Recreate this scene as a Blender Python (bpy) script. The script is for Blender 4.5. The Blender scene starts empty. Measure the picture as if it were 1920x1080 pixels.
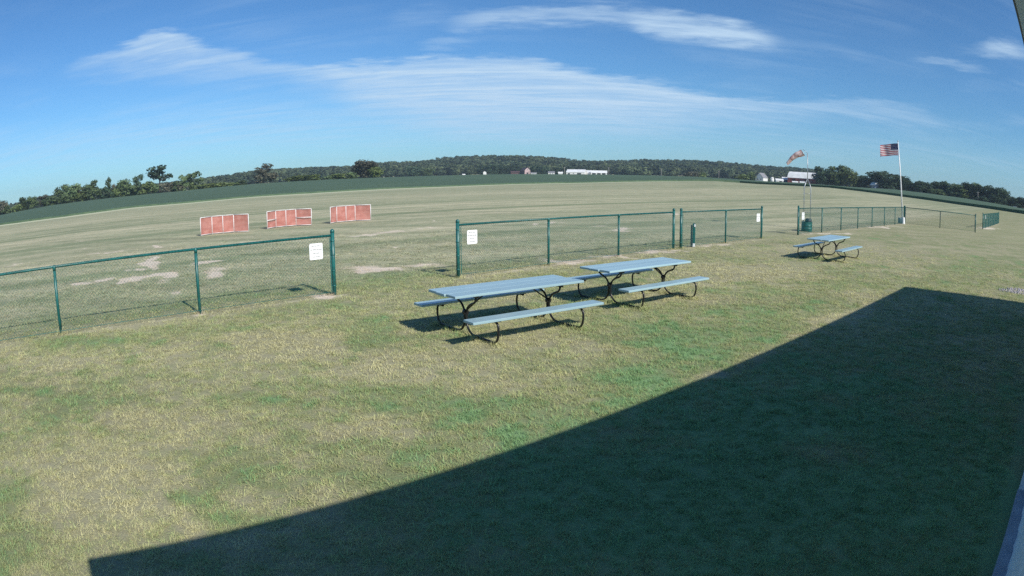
import bpy, bmesh, math, random
import numpy as np
from mathutils import Vector, Matrix

R_ = math.radians
random.seed(11)
rng = np.random.default_rng(11)
scene = bpy.context.scene
col = scene.collection

# ------------------------------------------------------------------ camera (wide-angle security camera under the eave)
LF, LA = 1238.9, -0.0928            # r = LF * (t + LA t^3) in pixels of a 1920 wide frame
PITCH, ROLL, CAMZ = R_(9.73), R_(0.26), 2.393
cam_d = bpy.data.cameras.new('camera')
cam = bpy.data.objects.new('camera', cam_d)
col.objects.link(cam)
cp, sp = math.cos(PITCH), math.sin(PITCH)
cr, sr = math.cos(ROLL), math.sin(ROLL)
UPV = Vector((0, sp, cp)); FW = Vector((0, cp, -sp)); EX = Vector((1, 0, 0))
RT = cr * EX - sr * UPV
UU = sr * EX + cr * UPV
cam.matrix_world = Matrix(((RT.x, UU.x, -FW.x, 0), (RT.y, UU.y, -FW.y, 0), (RT.z, UU.z, -FW.z, CAMZ), (0, 0, 0, 1)))
cam_d.type = 'PANO'
cam_d.panorama_type = 'FISHEYE_LENS_POLYNOMIAL'
cam_d.sensor_fit = 'HORIZONTAL'
cam_d.sensor_width = 36.0
cam_d.sensor_height = 20.25
cam_d.fisheye_fov = R_(170)
_t = np.linspace(0.001, 1.02, 300)
_r = LF * (_t + LA * _t ** 3) * 36 / 1920
_A = np.stack([_r, _r ** 2, _r ** 3, _r ** 4], 1)
_k = np.linalg.lstsq(_A, _t, rcond=None)[0]
cam_d.fisheye_polynomial_k0 = 0.0
cam_d.fisheye_polynomial_k1, cam_d.fisheye_polynomial_k2, cam_d.fisheye_polynomial_k3, cam_d.fisheye_polynomial_k4 = [-float(v) for v in _k]
cam_d.clip_start = 0.02
cam_d.clip_end = 20000
scene.camera = cam


def ray(u, v):
    """direction of a place on the 1920x1080 photograph"""
    x, y = u - 960.0, 540.0 - v
    r = math.hypot(x, y) + 1e-9
    t = r / LF
    for _ in range(25):
        t -= (LF * (t + LA * t ** 3) - r) / (LF * (1 + 3 * LA * t * t))
    return (RT * (math.sin(t) * x / r) + UU * (math.sin(t) * y / r) + FW * math.cos(t))


def azel(u, v):
    d = ray(u, v)
    return math.degrees(math.atan2(d.x, d.y)), math.degrees(math.asin(d.z))


def gnd(u, v, z=0.0):
    d = ray(u, v)
    t = (z - CAMZ) / d.z
    return Vector((d.x * t, d.y * t, z))


def at_range(u, v, rng_):
    d = ray(u, v)
    h = math.hypot(d.x, d.y)
    return Vector((d.x / h * rng_, d.y / h * rng_, CAMZ + d.z / h * rng_))


# ------------------------------------------------------------------ light
SUN_AZ, SUN_EL = 138.6, 36.6        # clockwise from +Y
EXPOSURE = 0.84
SKY_STR = 0.077
sund = Vector((math.sin(R_(SUN_AZ)) * math.cos(R_(SUN_EL)), math.cos(R_(SUN_AZ)) * math.cos(R_(SUN_EL)), math.sin(R_(SUN_EL))))
sl = bpy.data.lights.new('sun', 'SUN')
sl.energy = 3.05
sl.angle = R_(0.53)
sl.color = (1.0, 0.94, 0.83)
so = bpy.data.objects.new('sun', sl)
so.rotation_euler = (-sund).to_track_quat('-Z', 'Y').to_euler()
col.objects.link(so)

scene.view_settings.view_transform = 'Standard'
scene.view_settings.look = 'None'
scene.view_settings.gamma = 1.0
scene.view_settings.use_curve_mapping = False
scene.view_settings.exposure = EXPOSURE
scene.cycles.use_denoising = False
scene.cycles.max_bounces = 8
scene.cycles.transparent_max_bounces = 16
scene.render.film_transparent = False


class NT:
    """tiny node-tree writer"""
    def __init__(s, tree):
        s.t = tree; s.n = tree.nodes; s.l = tree.links

    def add(s, typ, **kw):
        n = s.n.new(typ)
        ins = kw.pop('ins', None)
        for k, v in kw.items():
            setattr(n, k, v)
        if ins:
            for k, v in ins.items():
                if hasattr(v, 'is_linked') or hasattr(v, 'default_value') and hasattr(v, 'links'):
                    s.l.new(v, n.inputs[k])
                else:
                    n.inputs[k].default_value = v
        return n

    def math(s, op, a, b=None, c=None, clamp=False):
        n = s.n.new('ShaderNodeMath'); n.operation = op; n.use_clamp = clamp
        for i, v in enumerate((a, b, c)):
            if v is None: continue
            if isinstance(v, (int, float)): n.inputs[i].default_value = v
            else: s.l.new(v, n.inputs[i])
        return n.outputs[0]

    def mix(s, f, a, b, blend='MIX'):
        n = s.n.new('ShaderNodeMix'); n.data_type = 'RGBA'; n.blend_type = blend
        for i, v in ((0, f), (6, a), (7, b)):
            if isinstance(v, (int, float)): n.inputs[i].default_value = v
            elif isinstance(v, tuple): n.inputs[i].default_value = v if len(v) == 4 else (*v, 1)
            else: s.l.new(v, n.inputs[i])
        return n.outputs[2]

    def smooth(s, x, lo, hi):
        n = s.n.new('ShaderNodeMapRange'); n.interpolation_type = 'SMOOTHSTEP'
        n.inputs[3].default_value = 0; n.inputs[4].default_value = 1
        for i, v in ((0, x), (1, lo), (2, hi)):
            if isinstance(v, (int, float)): n.inputs[i].default_value = v
            else: s.l.new(v, n.inputs[i])
        return n.outputs[0]

    def noise(s, vec, scale, detail=4, rough=0.55, dist=0.0):
        n = s.n.new('ShaderNodeTexNoise')
        n.inputs['Scale'].default_value = scale; n.inputs['Detail'].default_value = detail
        n.inputs['Roughness'].default_value = rough; n.inputs['Distortion'].default_value = dist
        if vec is not None: s.l.new(vec, n.inputs['Vector'])
        return n.outputs[0]

    def mapping(s, vec, loc=(0, 0, 0), rot=(0, 0, 0), scale=(1, 1, 1)):
        n = s.n.new('ShaderNodeMapping')
        n.inputs[1].default_value = loc; n.inputs[2].default_value = rot; n.inputs[3].default_value = scale
        s.l.new(vec, n.inputs[0])
        return n.outputs[0]

    def curve(s, x, pts):
        n = s.n.new('ShaderNodeFloatCurve')
        c = n.mapping.curves[0]
        n.mapping.use_clip = False
        c.points[0].location = pts[0]; c.points[1].location = pts[-1]
        for p in pts[1:-1]: c.points.new(*p)
        n.mapping.extend = 'HORIZONTAL'
        n.mapping.update()
        s.l.new(x, n.inputs[1])
        return n.outputs[0]


# ------------------------------------------------------------------ sky with cirrus
world = bpy.data.worlds.new('World')
scene.world = world
world.use_nodes = True
W = NT(world.node_tree)
W.n.clear()
wout = W.add('ShaderNodeOutputWorld')
sky = W.add('ShaderNodeTexSky', sky_type='NISHITA', sun_disc=False)
sky.sun_elevation = R_(SUN_EL)
sky.sun_rotation = R_(SUN_AZ)
sky.altitude = 250
sky.air_density = 1.0
sky.dust_density = 0.2
sky.ozone_density = 1.6
tc = W.add('ShaderNodeTexCoord')
sep = W.add('ShaderNodeSeparateXYZ', ins={0: tc.outputs['Generated']})
dx, dy, dz = sep.outputs
az = W.math('MULTIPLY', W.math('ARCTAN2', dx, dy), 180 / math.pi)
el = W.math('MULTIPLY', W.math('ARCSINE', dz), 180 / math.pi)
U0 = W.math('ADD', W.math('DIVIDE', az, 120.0), 0.5)      # -60..60 deg -> 0..1
V0 = W.math('DIVIDE', el, 30.0)
# streaky noise on the plane the cirrus lies in
zz = W.math('MAXIMUM', W.math('ADD', dz, 0.06), 0.03)
px_ = W.math('DIVIDE', dx, zz); py_ = W.math('DIVIDE', dy, zz)
plane = W.add('ShaderNodeCombineXYZ', ins={0: px_, 1: py_, 2: 0.0}).outputs[0]
streak_v = W.mapping(plane, rot=(0, 0, R_(18)), scale=(0.45, 2.4, 1))
n_str = W.noise(streak_v, 1.5, 7, 0.6, 0.6)
streak_f = W.mapping(plane, rot=(0, 0, R_(-6)), scale=(1.2, 5.5, 1))
n_fib = W.noise(streak_f, 2.2, 6, 0.62, 0.4)
n_big = W.noise(plane, 0.9, 4, 0.5, 0.3)
warp_v = W.add('ShaderNodeCombineXYZ', ins={0: U0, 1: V0, 2: 0.0}).outputs[0]
n_w1 = W.noise(W.mapping(warp_v, scale=(14, 22, 1)), 1.0, 5, 0.6)
n_w2 = W.noise(W.mapping(warp_v, loc=(7, 3, 0), scale=(40, 60, 1)), 1.0, 4, 0.6)
warp = W.math('ADD', W.math('MULTIPLY', W.math('SUBTRACT', n_w1, 0.5), 0.085), W.math('MULTIPLY', W.math('SUBTRACT', n_w2, 0.5), 0.05))
VW = W.math('ADD', V0, warp)


def uv(pts):
    o = []
    for (x, y) in pts:
        a, e = azel(x, y)
        o.append((a / 120 + 0.5, e / 30))
    return sorted(o)


def layer(top, bot, soft_t, soft_b, gain, fib=0.5):
    """one cloud sheet between two edges"""
    t, b = uv(top), uv(bot)
    ct, cb = W.curve(U0, t), W.curve(U0, b)
    m1 = W.smooth(W.math('SUBTRACT', ct, VW), -soft_t * 0.25, soft_t)
    m2 = W.smooth(W.math('SUBTRACT', VW, cb), -soft_b * 0.25, soft_b)
    u0, u1 = t[0][0], t[-1][0]
    f = W.math('MULTIPLY', W.smooth(U0, u0 - 0.004, u0 + 0.02), W.math('SUBTRACT', 1.0, W.smooth(U0, u1 - 0.03, u1 + 0.006)))
    tex = W.math('ADD', 1.0 - fib, W.math('MULTIPLY', W.smooth(W.math('ADD', W.math('MULTIPLY', n_str, 0.6), W.math('MULTIPLY', n_fib, 0.4)), 0.36, 0.62), fib))
    m = W.math('MULTIPLY', W.math('MULTIPLY', m1, m2), W.math('MULTIPLY', f, tex))
    return W.math('MULTIPLY', m, gain)


layers = [
    # wedge at the left running into the broad veil
    layer([(100, 128), (170, 100), (240, 78), (300, 52), (345, 62), (400, 85), (480, 105), (560, 118), (700, 112), (850, 101), (1000, 106), (1100, 128), (1250, 156), (1450, 181), (1600, 184), (1700, 196), (1800, 225)],
          [(100, 138), (200, 146), (300, 152), (420, 150), (560, 168), (700, 225), (850, 262), (1000, 275), (1150, 268), (1300, 252), (1400, 240), (1500, 232), (1600, 228), (1700, 232), (1800, 232)],
          0.03, 0.12, 0.98, 0.5),
    # pale veil thinning toward the horizon
    layer([(-60, 250), (150, 215), (350, 178), (560, 168), (800, 185), (1000, 200), (1300, 215), (1600, 240), (1800, 262), (1980, 285)],
          [(-60, 380), (150, 352), (350, 330), (560, 318), (800, 306), (1000, 302), (1300, 308), (1600, 330), (1800, 350), (1980, 372)],
          0.12, 0.16, 0.42, 0.7),
    # long bright streak high up
    layer([(815, 45), (880, 24), (960, 12), (1080, 6), (1200, 10), (1290, 24), (1390, 38), (1480, 78)],
          [(815, 52), (880, 54), (960, 48), (1080, 44), (1160, 50), (1230, 76), (1350, 90), (1480, 96)],
          0.045, 0.05, 0.95, 0.5),
    layer([(715, 40), (760, 12), (830, 8), (880, 20)], [(715, 60), (760, 58), (830, 48), (880, 40)], 0.06, 0.06, 0.34, 0.8),
    # small lens
    layer([(762, 78), (820, 69), (880, 66), (922, 70)], [(762, 82), (820, 92), (880, 86), (922, 74)], 0.035, 0.035, 0.55, 0.25),
    layer([(712, 78), (728, 78), (752, 92)], [(712, 82), (728, 90), (752, 98)], 0.02, 0.02, 0.42, 0.3),
    # right-hand wisps
    layer([(1690, 106), (1760, 107), (1820, 118), (1880, 138)], [(1690, 112), (1760, 126), (1820, 136), (1880, 142)], 0.03, 0.03, 0.75, 0.4),
    layer([(1770, 92), (1830, 86), (1870, 70), (1940, 78)], [(1770, 98), (1830, 104), (1870, 112), (1940, 122)], 0.04, 0.04, 0.75, 0.45),
    layer([(1780, 155), (1840, 155), (1900, 172)], [(1780, 162), (1840, 168), (1900, 180)], 0.03, 0.03, 0.3, 0.4),
    layer([(1480, 208), (1600, 206), (1700, 218), (1800, 222)], [(1480, 216), (1600, 226), (1700, 232), (1800, 232)], 0.03, 0.03, 0.34, 0.5),
    layer([(1660, 240), (1720, 240), (1800, 252), (1860, 262)], [(1660, 250), (1720, 262), (1800, 272), (1860, 272)], 0.05, 0.05, 0.24, 0.5),
    layer([(420, 52), (500, 40), (600, 60), (720, 85)], [(420, 100), (500, 105), (600, 110), (720, 108)], 0.1, 0.1, 0.22, 0.9),
]
# thin fibrous cirrus over the rest of the sky
veil = W.math('MULTIPLY', W.math('MULTIPLY', W.smooth(n_big, 0.42, 0.75), W.smooth(n_str, 0.35, 0.7)), 0.22)
tot = veil
for L in layers:
    tot = W.math('SUBTRACT', 1.0, W.math('MULTIPLY', W.math('SUBTRACT', 1.0, tot), W.math('SUBTRACT', 1.0, L)))
# thin layer of low cirrus haze near the horizon
tot = W.math('MULTIPLY', tot, W.smooth(el, 0.0, 4.0))
tinted = W.mix(1.0, sky.outputs[0], (0.33, 0.60, 0.855), 'MULTIPLY')
hs = W.add('ShaderNodeHueSaturation', ins={'Saturation': 1.0, 'Value': 1.0, 'Color': tinted})
bg_sky = W.add('ShaderNodeBackground', ins={'Color': hs.outputs[0], 'Strength': SKY_STR})
bg_cl = W.add('ShaderNodeBackground', ins={'Color': (0.55, 0.73, 0.92, 1), 'Strength': 0.56})
mixw = W.add('ShaderNodeMixShader', ins={0: tot, 1: bg_sky.outputs[0], 2: bg_cl.outputs[0]})
W.l.new(mixw.outputs[0], wout.inputs[0])


# ------------------------------------------------------------------ materials
def new_mat(name):
    m = bpy.data.materials.new(name)
    m.use_nodes = True
    t = NT(m.node_tree)
    t.n.clear()
    out = t.add('ShaderNodeOutputMaterial')
    return m, t, out


def plain(name, c, rough=0.6, metal=0.0, var=0.12, vscale=6.0, bump=0.0, bscale=60.0, spec=0.5, c2=None):
    m, t, out = new_mat(name)
    tcn = t.add('ShaderNodeTexCoord')
    n = t.noise(tcn.outputs['Object'], vscale, 5, 0.6)
    c2 = c2 or tuple(x * (1 - 2.2 * var) for x in c)
    hi = tuple(min(1, x * (1 + var)) for x in c)
    cc = t.mix(t.smooth(n, 0.3, 0.7), c2, hi)
    b = t.add('ShaderNodeBsdfPrincipled', ins={'Base Color': cc, 'Roughness': rough, 'Metallic': metal})
    b.inputs['Specular IOR Level'].default_value = spec
    if bump > 0:
        nb = t.noise(tcn.outputs['Object'], bscale, 4, 0.6)
        bp = t.add('ShaderNodeBump', ins={'Strength': bump, 'Distance': 0.01, 'Height': nb})
        t.l.new(bp.outputs[0], b.inputs['Normal'])
    t.l.new(b.outputs[0], out.inputs[0])
    return m


M = {}
M['green_vinyl'] = plain('green_vinyl', (0.012, 0.12, 0.115), 0.38, 0, 0.15, 9)
M['green_wire'] = plain('green_wire', (0.018, 0.16, 0.15), 0.45, 0, 0.15, 9)
M['white_sign'] = plain('white_sign', (0.82, 0.84, 0.86), 0.35, 0, 0.03, 4)
M['black_ink'] = plain('black_ink', (0.03, 0.03, 0.035), 0.5)
M['blue_plank'] = plain('blue_plank', (0.215, 0.385, 0.465), 0.25, 0, 0.04, 5, 0.25, 90, 0.6)
M['black_steel'] = plain('black_steel', (0.012, 0.013, 0.016), 0.35, 0.0, 0.2, 20)
M['galv'] = plain('galvanised_steel', (0.42, 0.45, 0.48), 0.42, 0.6, 0.12, 15)
M['white_pipe'] = plain('white_pipe', (0.72, 0.70, 0.70), 0.45, 0, 0.08, 10)
M['white_paint'] = plain('white_paint', (0.74, 0.76, 0.78), 0.4, 0, 0.06, 3)
M['drum_green'] = plain('drum_green', (0.02, 0.13, 0.12), 0.45, 0, 0.2, 5)
M['dark_lid'] = plain('dark_lid', (0.02, 0.035, 0.05), 0.5)
M['concrete'] = plain('concrete', (0.40, 0.39, 0.37), 0.85, 0, 0.15, 9, 0.4)
M['bucket_blue'] = plain('bucket_blue', (0.16, 0.24, 0.33), 0.45)
M['roof_dark'] = plain('roof_dark', (0.010, 0.011, 0.014), 0.5, 0.2)
M['siding_white'] = plain('siding_white', (0.80, 0.84, 0.86), 0.45, 0, 0.04, 3)
M['wainscot_blue'] = plain('wainscot_blue', (0.30, 0.33, 0.38), 0.6, 0, 0.08, 3)
M['barn_red'] = plain('barn_red', (0.36, 0.08, 0.07), 0.75, 0, 0.2, 0.6)
M['roof_white'] = plain('roof_white_metal', (0.80, 0.81, 0.80), 0.4, 0, 0.06, 0.3)
M['roof_grey'] = plain('roof_grey', (0.22, 0.22, 0.24), 0.7, 0, 0.1, 0.5)
M['roof_brown'] = plain('roof_brown', (0.09, 0.05, 0.05), 0.8, 0, 0.2, 0.5)
M['wall_white'] = plain('wall_white', (0.66, 0.66, 0.66), 0.6, 0, 0.05, 0.4)
M['wall_pink'] = plain('wall_weathered', (0.46, 0.33, 0.34), 0.75, 0, 0.12, 0.5)
M['wall_blue'] = plain('wall_blue', (0.07, 0.10, 0.17), 0.7, 0, 0.1, 0.5)
M['dark_open'] = plain('dark_opening', (0.012, 0.014, 0.016), 0.6)
M['glass'] = plain('window_glass', (0.03, 0.045, 0.06), 0.08)
M['pole_wood'] = plain('weathered_wood', (0.34, 0.32, 0.30), 0.85, 0, 0.2, 3)
M['bark'] = plain('bark', (0.10, 0.085, 0.07), 0.9, 0, 0.25, 2, 0.5, 14)
M['gravel'] = plain('gravel', (0.42, 0.40, 0.42), 0.9, 0, 0.2, 30)


def plank():
    m, t, out = new_mat('blue_painted_plank')
    tcn = t.add('ShaderNodeTexCoord')
    oi = t.add('ShaderNodeObjectInfo')
    gv = t.mapping(tcn.outputs['Object'], scale=(0.8, 22, 22))
    n1 = t.noise(gv, 1.5, 6, 0.65); n2 = t.noise(tcn.outputs['Object'], 2.2, 5, 0.65)
    c = t.mix(t.smooth(n1, 0.3, 0.7), (0.28, 0.42, 0.48), (0.33, 0.475, 0.53))
    c = t.mix(t.math('MULTIPLY', t.smooth(n2, 0.55, 0.72), 0.45), c, (0.40, 0.51, 0.55))
    c = t.mix(t.math('MULTIPLY', t.smooth(t.math('MULTIPLY', n1, n2), 0.34, 0.42), 0.35), c, (0.17, 0.27, 0.34))
    k = t.math('ADD', 0.9, t.math('MULTIPLY', oi.outputs['Random'], 0.2))
    c = t.mix(1.0, c, t.add('ShaderNodeCombineColor', ins={0: k, 1: k, 2: k}).outputs[0], 'MULTIPLY')
    bp = t.add('ShaderNodeBump', ins={'Strength': 0.25, 'Distance': 0.004, 'Height': n1})
    b = t.add('ShaderNodeBsdfPrincipled', ins={'Base Color': c, 'Roughness': t.math('ADD', 0.2, t.math('MULTIPLY', n2, 0.25)), 'Normal': bp.outputs[0]})
    t.l.new(b.outputs[0], out.inputs[0])
    return m


M['blue_plank'] = plank()


def mesh_fabric():
    m, t, out = new_mat('orange_mesh_fabric')
    tcn = t.add('ShaderNodeTexCoord')
    n = t.noise(tcn.outputs['Object'], 2.2, 5, 0.6)
    n2 = t.noise(t.mapping(tcn.outputs['Object'], scale=(1, 1, 7)), 2.0, 3, 0.6)
    c = t.mix(t.smooth(n, 0.3, 0.7), (0.58, 0.18, 0.155), (0.80, 0.33, 0.29))
    c = t.mix(t.math('MULTIPLY', t.smooth(n2, 0.5, 0.75), 0.4), c, (0.82, 0.42, 0.38))
    d = t.add('ShaderNodeBsdfDiffuse', ins={'Color': c})
    tr = t.add('ShaderNodeBsdfTranslucent', ins={'Color': c})
    a = t.add('ShaderNodeMixShader', ins={0: 0.35, 1: d.outputs[0], 2: tr.outputs[0]})
    tp = t.add('ShaderNodeBsdfTransparent')
    b = t.add('ShaderNodeMixShader', ins={0: 0.2, 1: a.outputs[0], 2: tp.outputs[0]})
    t.l.new(b.outputs[0], out.inputs[0])
    return m


def cloth(name, kind):
    m, t, out = new_mat(name)
    tcn = t.add('ShaderNodeTexCoord')
    if kind == 'sock':
        s = t.add('ShaderNodeSeparateXYZ', ins={0: tcn.outputs['Generated']})
        n = t.noise(tcn.outputs['Object'], 3.0, 5, 0.65)
        c = t.mix(t.smooth(n, 0.35, 0.62), (0.86, 0.78, 0.78), (0.74, 0.46, 0.40))
        n3 = t.noise(tcn.outputs['Object'], 5.0, 4, 0.65)
        c = t.mix(t.math('MULTIPLY', t.smooth(n3, 0.52, 0.66), 0.6), c, (0.14, 0.09, 0.08))
    else:
        c = kind
    d = t.add('ShaderNodeBsdfDiffuse', ins={'Color': c if not isinstance(c, tuple) else (*c, 1)})
    tr = t.add('ShaderNodeBsdfTranslucent', ins={'Color': c if not isinstance(c, tuple) else (*c, 1)})
    a = t.add('ShaderNodeMixShader', ins={0: 0.3, 1: d.outputs[0], 2: tr.outputs[0]})
    t.l.new(a.outputs[0], out.inputs[0])
    return m


M['orange_mesh'] = mesh_fabric()
M['sock'] = cloth('windsock_cloth', 'sock')
M['flag_red'] = cloth('flag_red', (0.36, 0.028, 0.05))
M['flag_white'] = cloth('flag_white', (0.74, 0.72, 0.74))
M['flag_blue'] = cloth('flag_blue', (0.012, 0.025, 0.10))


def foliage(name, dark, light, wood=False):
    m, t, out = new_mat(name)
    g = t.add('ShaderNodeNewGeometry')
    oi = t.add('ShaderNodeObjectInfo')
    n = t.noise(g.outputs['Position'], 0.16 if not wood else 0.02, 4, 0.6)
    n2 = t.noise(g.outputs['Position'], 0.9 if not wood else 0.16, 3, 0.6)
    f = t.math('ADD', t.math('MULTIPLY', n, 0.6), t.math('MULTIPLY', n2, 0.4))
    c = t.mix(t.smooth(f, 0.33, 0.68), dark, light)
    rnd = t.math('ADD', 0.62, t.math('MULTIPLY', oi.outputs['Random'], 0.76))
    c = t.mix(1.0, c, t.add('ShaderNodeCombineColor', ins={0: rnd, 1: rnd, 2: rnd}).outputs[0], 'MULTIPLY')
    d = t.add('ShaderNodeBsdfDiffuse', ins={'Color': c})
    tr = t.add('ShaderNodeBsdfTranslucent', ins={'Color': c})
    a = t.add('ShaderNodeMixShader', ins={0: 0.25, 1: d.outputs[0], 2: tr.outputs[0]})
    t.l.new(a.outputs[0], out.inputs[0])
    return m


M['leaf_mid'] = foliage('leaf_mid', (0.07, 0.11, 0.055), (0.165, 0.22, 0.10))
M['leaf_dark'] = foliage('leaf_dark', (0.034, 0.06, 0.04), (0.085, 0.125, 0.07))
M['leaf_pale'] = foliage('leaf_pale', (0.09, 0.13, 0.05), (0.19, 0.24, 0.09))
M['leaf_brown'] = foliage('leaf_brown', (0.085, 0.09, 0.066), (0.18, 0.175, 0.125))
M['leaf_wood'] = foliage('leaf_wood', (0.032, 0.056, 0.036), (0.135, 0.165, 0.085), True)


# turf: ground and blades share one colour recipe
def turf_colour(t, pos, green, wear, strip=None, blade=False, rnd=None, fieldm=None):
    n_pat = t.noise(pos, 0.55, 5, 0.62)
    n_med = t.noise(pos, 3.2, 5, 0.65)
    n_fin = t.noise(pos, 38.0, 4, 0.7)
    st = t.mapping(pos, rot=(0, 0, R_(-40.5)), scale=(0.05, 0.55, 1))
    n_st = t.noise(st, 1.0, 5, 0.6)
    f = t.math('ADD', green, t.math('MULTIPLY', t.math('SUBTRACT', n_pat, 0.5), 0.75))
    f = t.math('ADD', f, t.math('MULTIPLY', t.math('SUBTRACT', n_med, 0.5), 1.05))
    f = t.math('ADD', f, t.math('MULTIPLY', t.math('SUBTRACT', n_st, 0.5), 0.55))
    if rnd is not None:
        f = t.math('ADD', f, t.math('MULTIPLY', t.math('SUBTRACT', rnd, 0.5), 0.95))
    else:
        f = t.math('ADD', f, t.math('MULTIPLY', t.math('SUBTRACT', n_fin, 0.5), 0.8))
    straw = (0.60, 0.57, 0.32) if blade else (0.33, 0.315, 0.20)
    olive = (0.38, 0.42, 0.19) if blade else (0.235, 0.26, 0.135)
    lush = (0.215, 0.365, 0.165) if blade else (0.185, 0.30, 0.14)  # green patches; lightened to brighten the grass in the building's shade
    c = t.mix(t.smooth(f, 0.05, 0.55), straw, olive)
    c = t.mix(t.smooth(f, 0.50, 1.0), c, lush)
    if fieldm is not None:
        cf = t.mix(t.smooth(f, -0.1, 0.75), (0.47, 0.44, 0.30), (0.235, 0.265, 0.16)) if not blade else t.mix(t.smooth(f, -0.1, 0.85), (0.66, 0.61, 0.42), (0.29, 0.34, 0.20))
        st2 = t.mapping(pos, rot=(0, 0, R_(-41.5)), scale=(0.035, 1.1, 1))
        n_s2 = t.noise(st2, 1.0, 6, 0.65)
        kk = t.math('ADD', 0.62, t.math('MULTIPLY', n_s2, 0.76))
        cf = t.mix(1.0, cf, t.add('ShaderNodeCombineColor', ins={0: kk, 1: kk, 2: kk}).outputs[0], 'MULTIPLY')
        c = t.mix(fieldm, c, cf)
    wn = t.math('ADD', wear, t.math('MULTIPLY', t.math('SUBTRACT', n_med, 0.5), 0.9))
    wf = t.math('MULTIPLY', t.smooth(wn, 0.25, 0.75), t.smooth(wear, 0.02, 0.2))
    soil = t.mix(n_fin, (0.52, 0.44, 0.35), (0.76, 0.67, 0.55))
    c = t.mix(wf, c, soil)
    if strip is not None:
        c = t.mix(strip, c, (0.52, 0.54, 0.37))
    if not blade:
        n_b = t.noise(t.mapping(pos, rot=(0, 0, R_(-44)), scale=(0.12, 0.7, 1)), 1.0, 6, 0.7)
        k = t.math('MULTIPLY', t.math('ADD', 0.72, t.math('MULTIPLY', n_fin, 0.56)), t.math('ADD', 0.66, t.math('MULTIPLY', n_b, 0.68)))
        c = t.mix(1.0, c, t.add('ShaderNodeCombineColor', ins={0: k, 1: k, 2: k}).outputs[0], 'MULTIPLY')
    return c, n_fin, n_med


def turf_ground():
    m, t, out = new_mat('mown_turf')
    g = t.add('ShaderNodeNewGeometry')
    a = {k: t.add('ShaderNodeAttribute', attribute_name=k).outputs['Fac'] for k in ('green', 'wear', 'strip', 'flying')}
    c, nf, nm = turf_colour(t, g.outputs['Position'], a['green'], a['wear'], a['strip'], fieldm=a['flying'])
    bp = t.add('ShaderNodeBump', ins={'Strength': 0.55, 'Distance': 0.03, 'Height': t.math('ADD', nf, nm)})
    b = t.add('ShaderNodeBsdfPrincipled', ins={'Base Color': c, 'Roughness': 0.95, 'Normal': bp.outputs[0]})
    b.inputs['Specular IOR Level'].default_value = 0.12
    t.l.new(b.outputs[0], out.inputs[0])
    return m


def turf_blades():
    m, t, out = new_mat('grass_blades')
    g = t.add('ShaderNodeNewGeometry')
    a = {k: t.add('ShaderNodeAttribute', attribute_name=k, attribute_type='INSTANCER').outputs['Fac'] for k in ('green', 'wear', 'rnd', 'flying')}
    oi = t.add('ShaderNodeAttribute', attribute_name='brnd')
    r = t.math('ADD', t.math('MULTIPLY', a['rnd'], 0.45), t.math('MULTIPLY', oi.outputs['Fac'], 0.55))
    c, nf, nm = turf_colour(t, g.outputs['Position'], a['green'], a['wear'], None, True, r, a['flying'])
    k = t.math('ADD', 0.55, t.math('MULTIPLY', r, 0.9))
    c = t.mix(1.0, c, t.add('ShaderNodeCombineColor', ins={0: k, 1: k, 2: k}).outputs[0], 'MULTIPLY')
    d = t.add('ShaderNodeBsdfDiffuse', ins={'Color': c})
    tr = t.add('ShaderNodeBsdfTranslucent', ins={'Color': c})
    s = t.add('ShaderNodeMixShader', ins={0: 0.16, 1: d.outputs[0], 2: tr.outputs[0]})
    t.l.new(s.outputs[0], out.inputs[0])
    return m


M['turf'] = turf_ground()
M['blade'] = turf_blades()


def crop_mat():
    m, t, out = new_mat('crop_leaves')
    g = t.add('ShaderNodeNewGeometry')
    st = t.mapping(g.outputs['Position'], rot=(0, 0, R_(-40.5)), scale=(0.02, 0.25, 0.2))
    n = t.noise(st, 1.0, 5, 0.6)
    n2 = t.noise(g.outputs['Position'], 0.6, 4, 0.65)
    f = t.math('ADD', t.math('MULTIPLY', n, 0.6), t.math('MULTIPLY', n2, 0.4))
    c = t.mix(t.smooth(f, 0.35, 0.66), (0.058, 0.100, 0.060), (0.095, 0.145, 0.085))
    bp = t.add('ShaderNodeBump', ins={'Strength': 0.8, 'Distance': 0.4, 'Height': n2})
    b = t.add('ShaderNodeBsdfPrincipled', ins={'Base Color': c, 'Roughness': 0.8, 'Normal': bp.outputs[0]})
    b.inputs['Specular IOR Level'].default_value = 0.2
    t.l.new(b.outputs[0], out.inputs[0])
    return m


M['crop'] = crop_mat()


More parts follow.
